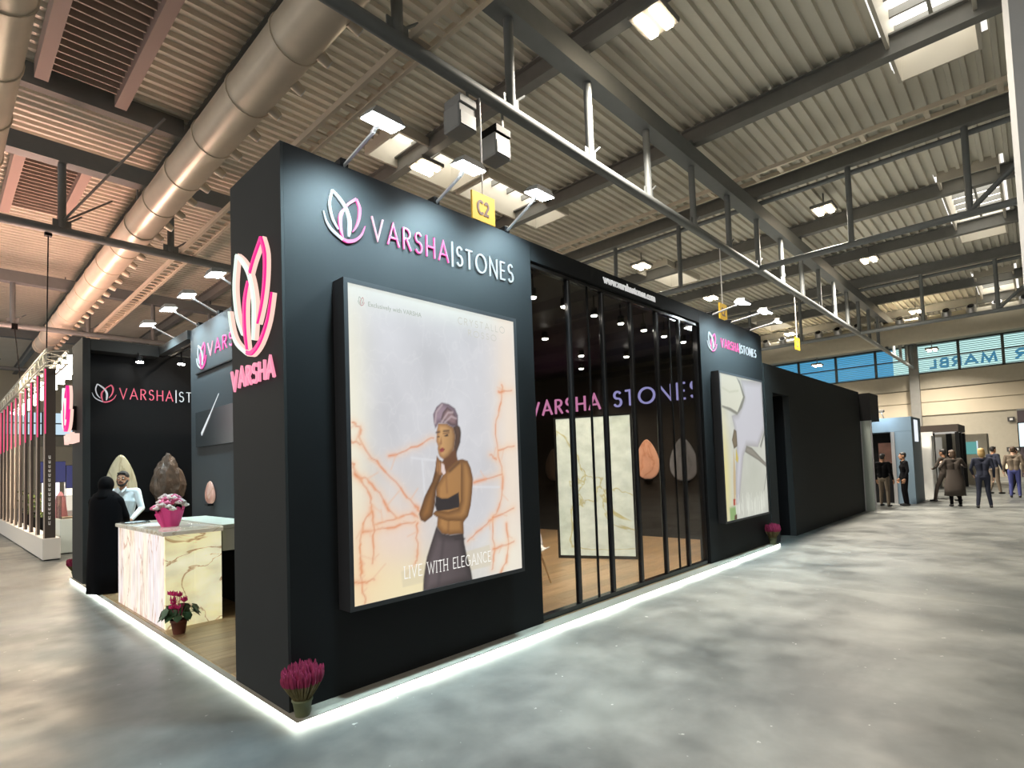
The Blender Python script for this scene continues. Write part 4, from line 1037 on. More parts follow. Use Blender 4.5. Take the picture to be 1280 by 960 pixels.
def egg(name, label, group, fn, cu, cv, w, h, m, th=0.035, tip=1.25, seg=28):
    """flat polished egg-shaped slab, thicker in the middle"""
    t = thing(name, fn(cu, cv-h/2, 0), label, 'stone', group)
    mb = MB(); rings = [(0.97, 0.01), (1.0, th*0.6), (0.93, th), (0.3, th+0.004)]
    pts = []
    for i in range(seg):
        a = 2*math.pi*i/seg; y = math.sin(a); x = math.cos(a)
        wd = 1 - 0.30*(y+0.30) - 0.05*y*y
        pts.append((x*wd*w/2, y*h/2))
    vs = []
    for s, n in rings: vs += [fn(cu+u*s, cv+v*s, n) for u, v in pts]
    fs = [(k*seg+i, k*seg+(i+1) % seg, (k+1)*seg+(i+1) % seg, (k+1)*seg+i) for k in range(3) for i in range(seg)] + [list(range(seg)), [3*seg+i for i in range(seg)][::-1]]
    mb.add(vs, fs, 0, True); mb.build('stone_slab', m, t)
    MB().prism([(cu-0.16*w, cv-h/2-0.02), (cu+0.16*w, cv-h/2-0.02), (cu+0.16*w, cv-h/2+0.012), (cu-0.16*w, cv-h/2+0.012)], fn, 0.0, th+0.04).build('holder', M_black, t)
    return t
egg('onyx_egg', 'large cream egg shaped stone on the black wall behind the man', 'egg shaped stones', fnA, 0.56, 1.60, 0.50, 0.96, M_egg_cream)
# rough brown rock
t = thing('rough_rock', (1.22, 7.45, 1.14), 'rough dark brown pointed rock mounted on the black wall beside the cream egg', 'stone')
bm = bmesh.new(); bmesh.ops.create_icosphere(bm, subdivisions=4, radius=1)
from mathutils import noise as NZ
for v in bm.verts:
    p = v.co.copy(); wd = 1 - 0.42*max(0, p.z+0.1) - 0.25*max(0, -p.z-0.55)
    n = 1 + 0.16*NZ.noise(p*2.3) + 0.10*NZ.noise(p*5.1) + 0.05*NZ.noise(p*11)
    v.co = Vector((p.x*0.27*wd*n, p.y*0.11*n, p.z*0.47*n))
bm.verts.index_update()
MB().add([(v.co.x+1.22, v.co.y+7.31, v.co.z+1.60) for v in bm.verts], [[v.index for v in f.verts] for f in bm.faces]).build('rock_body', M_rock, t); bm.free()
MB().box(1.12, 1.32, 7.25, 7.496, 1.10, 1.14).build('holder', M_black, t)
tag(MB().box(0.62, 1.05, 7.30, 7.5, 1.105, 1.14).build('wall_shelf', M_blackgloss), 'thin black shelf on the recess wall between the man and the rock', 'shelf')
fnB2 = lambda u, v, n: (1.11-n, 4.84-u, v)
egg('onyx_egg', 'small rose coloured egg stone on the bluish partition above the bouquet', 'egg shaped stones', fnB2, 0.0, 1.43, 0.40, 0.33, M_egg_pink)

# glazed room: right wall stones, letters, slab, chair
fnR = lambda u, v, n: (8.992-n, 5.5-u, v)
t = thing('room_name_sign', (9.0, 3.4, 2.9), 'purple and blue lit name lettering inside the glazed room', 'sign', 'name signs of the stand')
M_magl = glow('magenta_halo_letters', (0.85, 0.32, 0.62), 0.95); M_blul = glow('violet_blue_letters', (0.46, 0.46, 0.95), 0.95)
tw4 = text_width('VARSHA STONES', 0.24)
letters('VARSHA STONES', fnR, -0.15, 2.90, 0.35, 0.115, 0.24, 0.01, 0.05, t, lambda i, c: M_magl if i < 6 else M_blul, wx=4.55/(tw4*0.35))
egg('onyx_egg', 'peach coloured egg stone glowing on the wall of the glazed room', 'egg shaped stones', fnR, 5.5-2.37, 1.70, 0.62, 0.86, M_egg_orange)
egg('onyx_egg', 'grey egg stone on the wall of the glazed room right of the peach one', 'egg shaped stones', fnR, 5.5-1.54, 1.67, 0.66, 0.90, M_egg_grey)
egg('onyx_egg', 'dim brown egg stone in the glazed room left of the tall glowing slab', 'egg shaped stones', fnR, 5.5-4.95, 1.65, 0.60, 0.80, mat('egg_brown', (0.10, 0.075, 0.06), 0.3))
t = thing('onyx_slab', (6.12, 1.75, HP), 'tall glowing pale green onyx slab in a dark frame standing behind the glass', 'stone slab')
a, b = Vector((5.84, 2.36, 0)), Vector((6.41, 1.14, 0)); ux = (b-a).normalized(); nn = Vector((-ux.y, ux.x, 0))
if nn.dot(Vector((-1, -1, 0))) < 0: nn = -nn
L_ = (b-a).length
fnS = lambda u, v, n: tuple(a + ux*u + nn*n + Vector((0, 0, v)))
MB().prism([(0.04, HP+0.05), (L_-0.04, HP+0.05), (L_-0.04, 2.44), (0.04, 2.44)], fnS, 0.0, 0.035).build('slab_face', M_onyx_slab, t)
mb = MB()
for q in ([(0, HP), (0.04, HP), (0.04, 2.47), (0, 2.47)], [(L_-0.04, HP), (L_, HP), (L_, 2.47), (L_-0.04, 2.47)], [(0.04, HP), (L_-0.04, HP), (L_-0.04, HP+0.05), (0.04, HP+0.05)], [(0.04, 2.44), (L_-0.04, 2.44), (L_-0.04, 2.47), (0.04, 2.47)]):
    mb.prism(q, fnS, -0.10, 0.045)
mb.prism([(0.04, HP+0.05), (L_-0.04, HP+0.05), (L_-0.04, 2.44), (0.04, 2.44)], fnS, -0.09, -0.06)
mb.build('slab_frame', M_blackgloss, t)
MB().prism([(0.15, HP), (0.25, HP), (0.25, HP+0.03), (0.15, HP+0.03)], fnS, -0.4, -0.10).prism([(L_-.25, HP), (L_-.15, HP), (L_-.15, HP+0.03), (L_-.25, HP+0.03)], fnS, -0.4, -0.10).build('foot', M_black, t)
# shell chair, only its right part shows past the poster wall
t = thing('shell_chair', (3.95, 1.35, HP), 'white moulded shell chair with wooden legs behind the left edge of the glass', 'chair')
M_legwood = mat('beech_leg', (0.55, 0.38, 0.2), 0.5)
def shell():
    mb = MB(); nu, nv = 12, 14; pts = []
    for j in range(nv+1):
        s = j/nv
        for i in range(nu+1):
            u = i/nu*2-1
            if s < 0.5:
                y = 0.24 - s*2*0.44; z = 0.44 + 0.03*(abs(u)**2)*2 + (0.02 if s < .1 else 0) - 0.03*math.sin(s*2*math.pi)
                w = 0.22
            else:
                q = (s-0.5)*2; y = -0.20 - 0.10*q + 0.03*math.sin(q*3); z = 0.45 + 0.40*q**1.15; w = 0.24*(1-0.35*q**3)
                y += 0.10*u*u*(1-q*0.3)
            if s < .5: z += 0.05*u*u*s
            pts.append((u*w, y, z))
    V = []
    rz = Matrix.Rotation(math.radians(150), 3, 'Z')
    for off in (0, -0.014):
        for p in pts:
            q = rz @ Vector((p[0], p[1]+off, p[2]+off)); V.append(q + Vector((3.95, 1.35, HP)))
    n = (nu+1)*(nv+1); F = []
    for j in range(nv):
        for i in range(nu):
            a0 = j*(nu+1)+i; F.append((a0, a0+1, a0+nu+2, a0+nu+1)); F.append((n+a0, n+a0+nu+1, n+a0+nu+2, n+a0+1))
    for i in range(nu): F += [(i, n+i, n+i+1, i+1), (nv*(nu+1)+i, nv*(nu+1)+i+1, n+nv*(nu+1)+i+1, n+nv*(nu+1)+i)]
    for j in range(nv): F += [(j*(nu+1), (j+1)*(nu+1), n+(j+1)*(nu+1), n+j*(nu+1)), (j*(nu+1)+nu, n+j*(nu+1)+nu, n+(j+1)*(nu+1)+nu, (j+1)*(nu+1)+nu)]
    return mb.add(V, F, 0, True)
shell().build('seat_shell', M_white, t)
for sx in (-1, 1):
    for sy in (-1, 1): MB().tube((3.95+sx*0.10, 1.35+sy*0.10, HP+0.44), (3.95+sx*0.21, 1.35+sy*0.19, HP+0.004), 0.018, 8, r1=0.012).build('leg', M_legwood, t)
MB().bar((3.85, 1.25, HP+0.41), (4.05, 1.45, HP+0.41), 0.03, 0.02).bar((3.85, 1.45, HP+0.41), (4.05, 1.25, HP+0.41), 0.03, 0.02).build('under_frame', M_black, t)
# spotlights of the glazed room
M_spotlens = glow('spot_lens', (1.0, 0.97, 0.90), 55.0)
def spot(p, zc, label, group, light=0, aim=None, r=0.045):
    x, y, z = p
    t = thing('ceiling_spotlight', p, label, 'lamp', group)
    MB().tube((x, y, z+0.09), (x, y, zc), 0.012, 6).build('stem', M_black, t)
    MB().tube((x, y, z+0.10), (x, y, z), r*0.9, 10, r1=r).build('can', M_black, t)
    MB().tube((x, y, z), (x, y, z-0.012), r*0.92, 10, r1=r*0.7).build('lens', M_spotlens, t)
    if light: spot_light('spot_beam', (x, y, z-0.03), aim or (x, y+0.8, 0), light, (1.0, 0.90, 0.74), 110, 0.8, 0.04, t)
for i, x in enumerate([3.01, 3.58, 4.2, 4.83, 5.44, 6.04, 6.67]):
    spot((x, 0.30, 3.55), 3.81, '%s spotlight from the left in the row behind the glass top' % ordn[i].capitalize(), 'spotlights behind the glass', ROOM_W*1.3 if i % 2 == 0 else 0, (x+.2, 1.5, 0))
for i, (x, y) in enumerate([(5.2, 1.96), (6.85, 2.45), (7.65, 1.96), (8.0, 3.3)]):
    spot((x, y, 3.70), 3.81, '%s spotlight deeper in the glazed room, counted left to right' % ordn[i].capitalize(), 'deeper room spotlights', ROOM_W*1.6, (x+0.4, y, 0), 0.055)
for i, (x, y) in enumerate([(0.75, 7.08), (1.32, 6.9)]):
    z = 3.62
    t = thing('ceiling_spotlight', (x, y, z), ['small white spotlight under the header of the black recess', 'bright spotlight beside the partition, right of the recess header'][i], 'lamp', 'recess spotlights')
    MB().tube((x, y, z+0.06), (x, y + (0.13 if i == 0 else 0.0), z+0.17 if i == 0 else z+0.20), 0.012, 6).build('stem', M_black, t)
    MB().tube((x, y, z+0.09), (x, y, z), 0.05, 10).build('can', M_black, t)
    MB().tube((x, y, z), (x, y, z-0.015), 0.055, 10).build('lens', M_spotlens, t)
    spot_light('spot_beam', (x, y, z-0.03), (x-0.3, 6.3, 0.6), 20 if i == 0 else 30, (1, 0.93, 0.82), 100, 0.8, 0.04, t)
    if i == 1: MB().box(1.30, 1.34, 5.94, 7.48, 3.82, 3.85).build('track', M_black, t)

# ================================================================== PLANTS
def heather(at, r, h, label, seed, col=(0.22, 0.008, 0.05)):
    x, y, z = at; rn = random.Random(seed)
    t = thing('heather_plant', at, label, 'plant', 'potted heathers')
    MB().lathe(at, [(r*0.34, 0), (r*0.46, h*0.26), (r*0.50, h*0.27), (r*0.50, h*0.31), (r*0.42, h*0.31), (r*0.40, h*0.28)], 16).build('pot', mat('olive_pot', (0.12, 0.13, 0.06), 0.6), t)
    lo, hi = MB(), MB()
    for i in range(190):
        a = rn.random()*2*math.pi; rad = math.sqrt(rn.random()); top = h*(0.80+0.2*rn.random())*(1-0.10*rad*rad)
        b = Vector((x+math.cos(a)*rad*r*0.36, y+math.sin(a)*rad*r*0.36, z+h*0.27))
        m = Vector((x+math.cos(a)*rad*r*0.9, y+math.sin(a)*rad*r*0.9, z+h*0.60))
        e = Vector((x+math.cos(a)*rad*r*1.02, y+math.sin(a)*rad*r*1.02, z+top))
        if z > 0: m.y = min(m.y, -0.014); e.y = min(e.y, -0.012)
        lo.path([b, b.lerp(m, 0.6), m], [0.003, 0.007, 0.008], 4)
        hi.path([m, m.lerp(e, 0.45), m.lerp(e, 0.8), e], [0.009, 0.014, 0.010, 0.002], 5)
    tag(lo.build('stems', mat('heather_stem', (0.13, 0.10, 0.035), 0.8, noise=0.5, scale=30), t), kind='stuff')
    tag(hi.build('blossom_spikes', mat('heather_bloom', col, 0.7, noise=0.5, scale=40), t), kind='stuff')
heather((0.045, -0.100, HP), 0.135, 0.36, 'magenta heather in an olive pot on the ledge at the front corner', 1)
heather((9.05, -0.100, HP), 0.15, 0.40, 'magenta heather at the far end of the glowing ledge near the doorway', 2)
heather((0.10, 8.40, 0.0), 0.15, 0.36, 'dull red heather on the floor outside the far pier', 3, (0.22, 0.02, 0.04))

# cyclamen in a terracotta pot
t = thing('cyclamen_plant', (0.12, 2.80, HP), 'potted cyclamen with magenta flowers on the oak floor before the counter', 'plant')
MB().lathe((0.12, 2.80, HP), [(0.055, 0), (0.075, 0.12), (0.082, 0.12), (0.082, 0.145), (0.070, 0.145), (0.066, 0.125)], 18).build('pot', mat('dark_terracotta', (0.16, 0.05, 0.03), 0.6), t)
rn = random.Random(11)
M_leaf = mat('cyclamen_leaf', (0.045, 0.10, 0.04), 0.5, noise=0.5, scale=14)
stem = MB()
for i in range(34):
    a = rn.random()*6.28; rad = 0.05+0.125*rn.random(); z = HP+0.15+0.13*rn.random()*(1-rad*2.5)+0.02
    c = Vector((0.12+math.cos(a)*rad, 2.80+math.sin(a)*rad, z)); stem.path([(0.12, 2.80, HP+0.13), ((0.12+c.x)/2, (2.80+c.y)/2, z+0.02), c], 0.003, 4)
    s = 0.05+0.02*rn.random(); R = Matrix.Rotation(a, 3, 'Z') @ Matrix.Rotation(0.5+0.5*rn.random(), 3, 'Y')
    vs = [c + R @ Vector(p) for p in [(-.6*s, 0, .1*s), (-.4*s, .7*s, .15*s), (.3*s, .75*s, 0), (s, 0, -.25*s), (.3*s, -.75*s, 0), (-.4*s, -.7*s, .15*s), (0, 0, .22*s)]]
    mb = MB(); mb.add(vs + [v - Vector((0, 0, 0.003)) for v in vs], [(6, i_, (i_+1) % 6) for i_ in range(6)] + [(13, 7+(i_+1) % 6, 7+i_) for i_ in range(6)], 0, True)
    mb.build('leaf', M_leaf, t)
tag(stem.build('stems', mat('cyclamen_stem', (0.12, 0.16, 0.06), 0.7), t), kind='stuff')
M_cyc = mat('cyclamen_petal', (0.62, 0.02, 0.16), 0.5, noise=0.25, scale=30)
for i in range(11):
    a = rn.random()*6.28; rad = 0.085*math.sqrt(rn.random()); z = HP+0.30+0.11*rn.random()
    if i >= 9: rad, z = 0.10, HP+0.27
    c = Vector((0.12+math.cos(a)*rad, 2.80+math.sin(a)*rad, z)); mb = MB()
    mb.tube(c, (0.12+math.cos(a)*rad*.4, 2.80+math.sin(a)*rad*.4, HP+0.16), 0.003, 5)
    for k in range(5):
        b = 6.28*k/5+a; d = Vector((math.cos(b), math.sin(b), 0)); s = Vector((-d.y, d.x, 0))
        q = [c, c+d*0.022+s*0.016+Vector((0, 0, .012)), c+d*0.026+Vector((0, 0, .048)), c+d*0.022-s*0.016+Vector((0, 0, .012))]
        mb.add(q + [p + d*0.003 for p in q], [(0, 1, 2, 3), (7, 6, 5, 4), (0, 4, 5, 1), (1, 5, 6, 2), (2, 6, 7, 3), (3, 7, 4, 0)], 0)
    mb.build('flower', M_cyc, t)

# bouquet on the counter
bx, by, bz = 0.30, 3.75, 1.085
t = thing('flower_bouquet', (bx, by, bz), 'pink paper wrapped bouquet of white and pink blossoms on the counter top', 'flowers')
M_paper = mat('magenta_paper', (0.80, 0.06, 0.28), 0.5, noise=0.15, scale=8); M_paper2 = mat('light_pink_paper', (0.85, 0.22, 0.38), 0.5, noise=0.1)
for k, (m_, a0, a1, hh) in enumerate([(M_paper, -150, 30, 0.21), (M_paper2, 20, 130, 0.16), (M_paper, 120, 220, 0.17)]):
    mb = MB(); n = 14; vs = []
    for off in (0, 0.004):
        for j in range(5):
            for i in range(n+1):
                a = math.radians(a0+(a1-a0)*i/n); s = j/4
                rr_ = 0.085+0.055*s**0.8+0.014*math.sin(i*2.1)*s - off + 0.004*k
                vs.append((bx+math.cos(a)*rr_, by+math.sin(a)*rr_, bz+hh*s*(1+0.12*math.sin(i*1.3+k))))
    N_ = 5*(n+1)
    fs = [(j*(n+1)+i, j*(n+1)+i+1, (j+1)*(n+1)+i+1, (j+1)*(n+1)+i) for j in range(4) for i in range(n)]
    fs += [(N_+j*(n+1)+i, N_+(j+1)*(n+1)+i, N_+(j+1)*(n+1)+i+1, N_+j*(n+1)+i+1) for j in range(4) for i in range(n)]
    mb.add(vs, fs, 0, True).build('wrapping_paper', m_, t)
MB().lathe((bx, by, bz), [(0.07, 0), (0.085, 0.05), (0.08, 0.16), (0.05, 0.2)], 14).build('vase', M_paper2, t)
rn = random.Random(4); M_bw = mat('blossom_white', (0.72, 0.62, 0.58), 0.6); M_bp = mat('blossom_pink', (0.75, 0.16, 0.30), 0.6)
for i in range(44):
    a = rn.random()*6.28; rad = 0.175*math.sqrt(rn.random()); z = bz+0.20+0.16*(1-(rad/0.18)**2)+0.02*rn.random()
    c = (bx+math.cos(a)*rad, by+math.sin(a)*rad, z); mb = MB(); mb.ball(c, 0.026, 8, 5)
    for k in range(6):
        b = 6.28*k/6; mb.ball((c[0]+math.cos(b)*0.025, c[1]+math.sin(b)*0.025, c[2]-0.004), (0.018, 0.018, 0.014), 6, 4)
    mb.build('blossom', M_bw if i % 5 < 3 else M_bp, t)
tag(MB().ribbon([(bx-0.16, by+0.35), (bx+0.12, by+0.72)], 0.30, lambda u, v, n: (u, v, 1.085+n), 0.0, 0.006).build('paper_sheets', M_white), 'white sheets of paper lying on the counter beside the bouquet', 'papers')
tag(MB().bbox(0.06, 0.34, 4.78, 5.05, 1.086, 1.104, 0.004).build('tablet', M_blackgloss), 'dark tablet lying on the counter edge by the black clad woman', 'tablet')

# ================================================================== PEOPLE
def capsule(mb, p0, r0, p1, r1, n=10):
    p0, p1 = Vector(p0), Vector(p1); d = p1-p0
    d = d.normalized() if d.length > 1e-6 else Vector((0, 0, 1))
    a = d.orthogonal().normalized(); b = d.cross(a); vs = []; rings = []
    for ph in (-80, -45, 0): rings.append((p0, r0, ph))
    for ph in (0, 45, 80): rings.append((p1, r1, ph))
    for p, r, ph in rings:
        c = p + d*r*math.sin(math.radians(ph)); q = r*math.cos(math.radians(ph))
        for i in range(n): vs.append(c + (a*math.cos(6.2832*i/n)+b*math.sin(6.2832*i/n))*q)
    m = len(rings); fs = [(k*n+i, k*n+(i+1) % n, (k+1)*n+(i+1) % n, (k+1)*n+i) for k in range(m-1) for i in range(n)]
    fs += [list(range(n))[::-1], [(m-1)*n+i for i in range(n)]]
    mb.add(vs, fs, 0, True)
def fuse(prims, voxel, smooth=4):
    """union of capsules / ellipsoids -> one continuous skin; returns verts, faces, material per face"""
    mb = MB()
    for p in prims:
        if p[0] == 'c': capsule(mb, *p[1:5])
        else: mb.ball(p[1], p[2], 16, 10, 0, p[4] if len(p) > 4 else None)
    me = bpy.data.meshes.new('tmp'); me.from_pydata(mb.v, [], mb.f)
    o = bpy.data.objects.new('tmp', me); COL.objects.link(o)
    bm = bmesh.new(); bm.from_mesh(me); bmesh.ops.recalc_face_normals(bm, faces=bm.faces); bm.to_mesh(me); bm.free()
    r = o.modifiers.new('r', 'REMESH'); r.mode = 'VOXEL'; r.voxel_size = voxel
    if smooth:
        s = o.modifiers.new('s', 'SMOOTH'); s.iterations = smooth; s.factor = 0.5
    dg = bpy.context.evaluated_depsgraph_get(); m2 = bpy.data.meshes.new_from_object(o.evaluated_get(dg))
    V = np.empty(len(m2.vertices)*3); m2.vertices.foreach_get('co', V); V = V.reshape(-1, 3)
    F = [list(p.vertices) for p in m2.polygons]
    bpy.data.objects.remove(o); bpy.data.meshes.remove(me); bpy.data.meshes.remove(m2)
    C = V[[f[0] for f in F]]*0.5 + V[[f[2] for f in F]]*0.5
    best = np.full(len(C), 9.0); mi = np.zeros(len(C), int)
    for p in prims:
        if p[0] == 'c':
            a, b = np.array(p[1]), np.array(p[3]); d = b-a; t = np.clip(((C-a)@d)/max(1e-9, d@d), 0, 1)
            dist = np.linalg.norm(C-a-t[:, None]*d, axis=1) - (p[2]+(p[4]-p[2])*t); m_ = p[5]
        else:
            R = np.array(p[4].transposed()) if len(p) > 4 and p[4] is not None else np.eye(3)
            q = ((C-np.array(p[1]))@R.T)/np.array(p[2]); l = np.linalg.norm(q, axis=1); dist = (l-1)*min(p[2]); m_ = p[3]
        k = dist < best; best[k] = dist[k]; mi[k] = m_
    return V, F, mi
SKIN = mat('skin_brown', (0.36, 0.19, 0.11), 0.55); SKIN2 = mat('skin_light', (0.58, 0.36, 0.26), 0.55)
M_eye = mat('eye_white', (0.8, 0.8, 0.78), 0.3); M_dk = mat('hair_black', (0.012, 0.010, 0.009), 0.6); M_lip = mat('lip', (0.36, 0.12, 0.09), 0.5)
def hand(prims, wrist, d, side, palm_n, m, r=0.0095):
    """palm plus four unequal bent fingers and a thumb leaving the palm's side"""
    w = Vector(wrist); d = Vector(d).normalized(); s = Vector(side).normalized(); n = Vector(palm_n).normalized()
    k = w + d*0.085
    prims.append(('c', w[:], 0.026, (w+d*0.03)[:], 0.027, m))
    for off in (-0.024, 0, 0.024): prims.append(('c', (w+d*0.02+s*off*0.7)[:], 0.017, (k+s*off)[:], 0.015, m))
    for i, (off, ln) in enumerate([(-0.033, 0.062), (-0.011, 0.078), (0.011, 0.085), (0.033, 0.074)]):
        b = k + s*off; m1 = b + d*ln*0.5 + n*0.006; e = m1 + d*ln*0.42 + n*0.024
        prims.append(('c', b[:], r*1.1, m1[:], r, m)); prims.append(('c', m1[:], r, e[:], r*0.85, m))
    tb = w + d*0.03 + s*0.026; t1_ = tb + s*0.030 + d*0.028 + n*0.008; t2_ = t1_ + d*0.030 + s*0.004 + n*0.010
    prims.append(('c', tb[:], 0.015, t1_[:], 0.011, m)); prims.append(('c', t1_[:], 0.011, t2_[:], 0.0095, m))
def person(label, at, heading, pose, mats, height=1.75, voxel=0.011, hair='short', group=None, face=True, beard=False, fem=False, extra=None, coat=None):
    """local frame: +Y forwards, +X to the figure's right; mats = skin, top, trousers, shoes"""
    K = height/1.75; P = dict(hipL=(-.09, 0, .93), hipR=(.09, 0, .93), kneeL=(-.10, .02, .50), kneeR=(.10, .02, .50), ankL=(-.11, -.02, .09), ankR=(.11, -.02, .09),
             chest=(0, 0, 1.28), neck=(0, -.01, 1.47), head=(0, .025, 1.625), shL=(-.185, -.01, 1.42), shR=(.185, -.01, 1.42),
             elL=(-.25, -.03, 1.14), elR=(.25, -.03, 1.14), wrL=(-.26, .06, .90), wrR=(.26, .06, .90), turn=0.0)
    P.update(pose)
    v = lambda k: tuple(Vector(P[k])*K)
    pr = []; c = lambda a, ra, b, rb, m: pr.append(('c', tuple(a), ra*K, tuple(b), rb*K, m))
    sw = 0.9 if fem else 1.0
    # legs
    for s in 'LR':
        c(v('hip'+s), .092, v('knee'+s), .062, 2); c(v('knee'+s), .062, v('ank'+s), .046, 2)
        a = Vector(v('ank'+s)); kf = P.get('toe'+s, (0.02 if s == 'R' else -0.02, 1, 0)); f = Vector(kf).normalized()
        c(a + Vector((0, 0, -.05*K)) - f*0.04*K, .040, a + Vector((0, 0, -.058*K)) + f*0.15*K, .031, 3)
    hp = (Vector(v('hipL'))+Vector(v('hipR')))/2; ch = Vector(v('chest')); nk = Vector(v('neck'))
    for o in (-.055, 0.055):
        c(hp+Vector((o, 0, .03)), .105, hp.lerp(ch, .45)+Vector((o, 0, 0)), .092*sw, 1); c(hp.lerp(ch, .45)+Vector((o, 0, 0)), .092*sw, ch+Vector((o*1.5, 0, 0)), .112*sw, 1)
    c(Vector(v('shL')), .062*sw, Vector(v('shR')), .062*sw, 1); c(ch+Vector((-.07, 0, 0)), .10, Vector(v('shL'))+Vector((.05, 0, -.02)), .07, 1); c(ch+Vector((.07, 0, 0)), .10, Vector(v('shR'))+Vector((-.05, 0, -.02)), .07, 1)
    c(hp+Vector((-.05, 0, -.02)), .105, hp+Vector((.05, 0, -.02)), .105, 2)
    hd = Vector(v('head'))
    c(nk-Vector((0, 0, .05*K)), .056*sw, nk.lerp(hd, .55), .052*sw, 0); c(nk-Vector((0.05, 0, .05)), .055, nk-Vector((-0.05, 0, .05)), .055, 1)
    for s, sg in (('L', -1), ('R', 1)):
        c(v('sh'+s), .062*sw, v('el'+s), .046*sw, 1); c(v('el'+s), .046*sw, v('wr'+s), .033*sw, 1)
        w = Vector(v('wr'+s)); d = (w - Vector(v('el'+s))).normalized(); fw = Vector((0, 1, 0))
        sd = fw - d*fw.dot(d); sd = sd.normalized() if sd.length > .2 else Vector((-sg, 0, 0)); n = d.cross(sd)*(1 if d.cross(sd).x*(-sg) > 0 else -1)
        hand(pr, w + d*0.015, d, sd, n, 0, max(0.0095, voxel*0.92))
    R = Matrix.Rotation(P['turn'], 3, 'Z') @ Matrix.Rotation(P.get('nod', 0.0), 3, 'X')
    H_ = lambda x, y, z: tuple(hd + R @ (Vector((x, y, z))*K))
    e = lambda p, r, m: pr.append(('e', p, tuple(x*K for x in r), m, R))
    e(H_(0, -.012, .025), (.076, .096, .100), 0); e(H_(0, .012, -.045), (.060, .078, .078), 0); e(H_(0, .05, -.095), (.036, .034, .026), 5 if beard else 0)
    if face:
        pr.append(('c', H_(0, .086, .02), .012*K, H_(0, .106, -.022), .014*K, 0)); e(H_(-.078, -.01, -.01), (.012, .022, .032), 0); e(H_(.078, -.01, -.01), (.012, .022, .032), 0)
        for sx in (-1, 1):
            e(H_(sx*.033, .076, .012), (.012, .009, .0055), 4); pr.append(('c', H_(sx*.020, .087, .034), .004*K, H_(sx*.048, .079, .035), .0035*K, 5)); e(H_(sx*.033, .0865, .012), (.0055, .003, .006), 5)
        pr.append(('c', H_(-.022, .086, -.055), .007*K, H_(.022, .086, -.055), .007*K, 6))
        if beard:
            for sx in (-1, 1): pr.append(('c', H_(sx*.066, .02, -.03), .018*K, H_(sx*.035, .062, -.092), .018*K, 5)); pr.append(('c', H_(sx*.004, .093, -.040), .007*K, H_(sx*.030, .083, -.048), .006*K, 5))
            pr.append(('c', H_(-.03, .066, -.09), .017*K, H_(.03, .066, -.09), .017*K, 5))
    if extra: pr += extra(v, K)
    V, F, mi = fuse(pr, voxel)
    Rz = np.array(Matrix.Rotation(heading, 3, 'Z')); W = V@Rz.T + np.array(at)
    t = thing('person', at, label, 'person', group)
    mb = MB(); mb.v = [tuple(p) for p in W]; mb.f = F; mb.mi = mi.tolist(); mb.sm = [True]*len(F)
    mb.build('body', [mats[0], mats[1], mats[2], mats[3], M_eye, M_dk, M_lip], t)
    tow = lambda p: tuple(np.array(p)@Rz.T + np.array(at))
    RR = Matrix.Rotation(heading, 3, 'Z') @ R
    if hair:
        hm = mats[4] if len(mats) > 4 else M_dk; q = []
        q.append(('e', H_(0, -.022, .048), tuple(x*K for x in (.083, .098, .088)), 0, R))
        if hair == 'short': q.append(('c', H_(-.045, .062, .098), .014*K, H_(.045, .062, .098), .014*K, 0)); q.append(('e', H_(0, -.05, .0), tuple(x*K for x in (.074, .062, .07)), 0, R))
        if hair == 'long': q.append(('e', H_(0, -.045, -.03), tuple(x*K for x in (.088, .075, .13)), 0, R)); q.append(('c', H_(-.06, .03, .09), .026*K, H_(.06, .03, .09), .026*K, 0))
        HV, HF, _ = fuse(q, max(voxel, .009), 2)
        mb = MB(); mb.v = [tow(p) for p in HV]; mb.f = HF; mb.mi = [0]*len(HF); mb.sm = [True]*len(HF); mb.build('hair', hm, t)
    if coat:
        m_, z0, z1, r0, r1 = coat; mb = MB(); n = 28
        prof = [(r0, z0), (r0*.98, z0+(z1-z0)*.25), (r0*.9+r1*.1, z0+(z1-z0)*.5), (r1, z0+(z1-z0)*.8), (r1*0.98, z1)]
        vs = []
        for off in (0, -0.012):
            for r, z in prof:
                for i in range(n):
                    a = 6.2832*i/n; w = 1+0.05*math.sin(a*5+z*3)*(1-(z-z0)/(z1-z0)); vs.append(tow(((r+off)*w*math.cos(a), (r+off)*.72*w*math.sin(a), z)))
        m = len(prof); fs = [(k*n+i, k*n+(i+1) % n, (k+1)*n+(i+1) % n, (k+1)*n+i) for k in range(m-1) for i in range(n)]
        fs += [(m*n+k*n+i, m*n+(k+1)*n+i, m*n+(k+1)*n+(i+1) % n, m*n+k*n+(i+1) % n) for k in range(m-1) for i in range(n)]
        fs += [(i, m*n+i, m*n+(i+1) % n, (i+1) % n) for i in range(n)]
        mb.add(vs, fs, 0, True).build('coat_skirt', m_, t)
    return t, tow
C_navy = mat('cloth_navy', (0.012, 0.016, 0.034), 0.85); C_black = mat('cloth_black', (0.004, 0.004, 0.005), 0.95, spec=0.1); C_brown = mat('cloth_dark_brown', (0.045, 0.035, 0.028), 0.85)
C_taupe = mat('cloth_taupe', (0.14, 0.11, 0.08), 0.85); C_cream = mat('cloth_cream', (0.55, 0.45, 0.33), 0.8); C_white = mat('cloth_white_shirt', (0.62, 0.70, 0.72), 0.75); C_jean = mat('cloth_blue', (0.05, 0.06, 0.2), 0.85)
S_blk = mat('shoe_black', (0.01, 0.01, 0.01), 0.4); H_blond = mat('hair_blond', (0.42, 0.28, 0.11), 0.6); H_brown = mat('hair_brown', (0.06, 0.035, 0.02), 0.6)
PI = math.pi
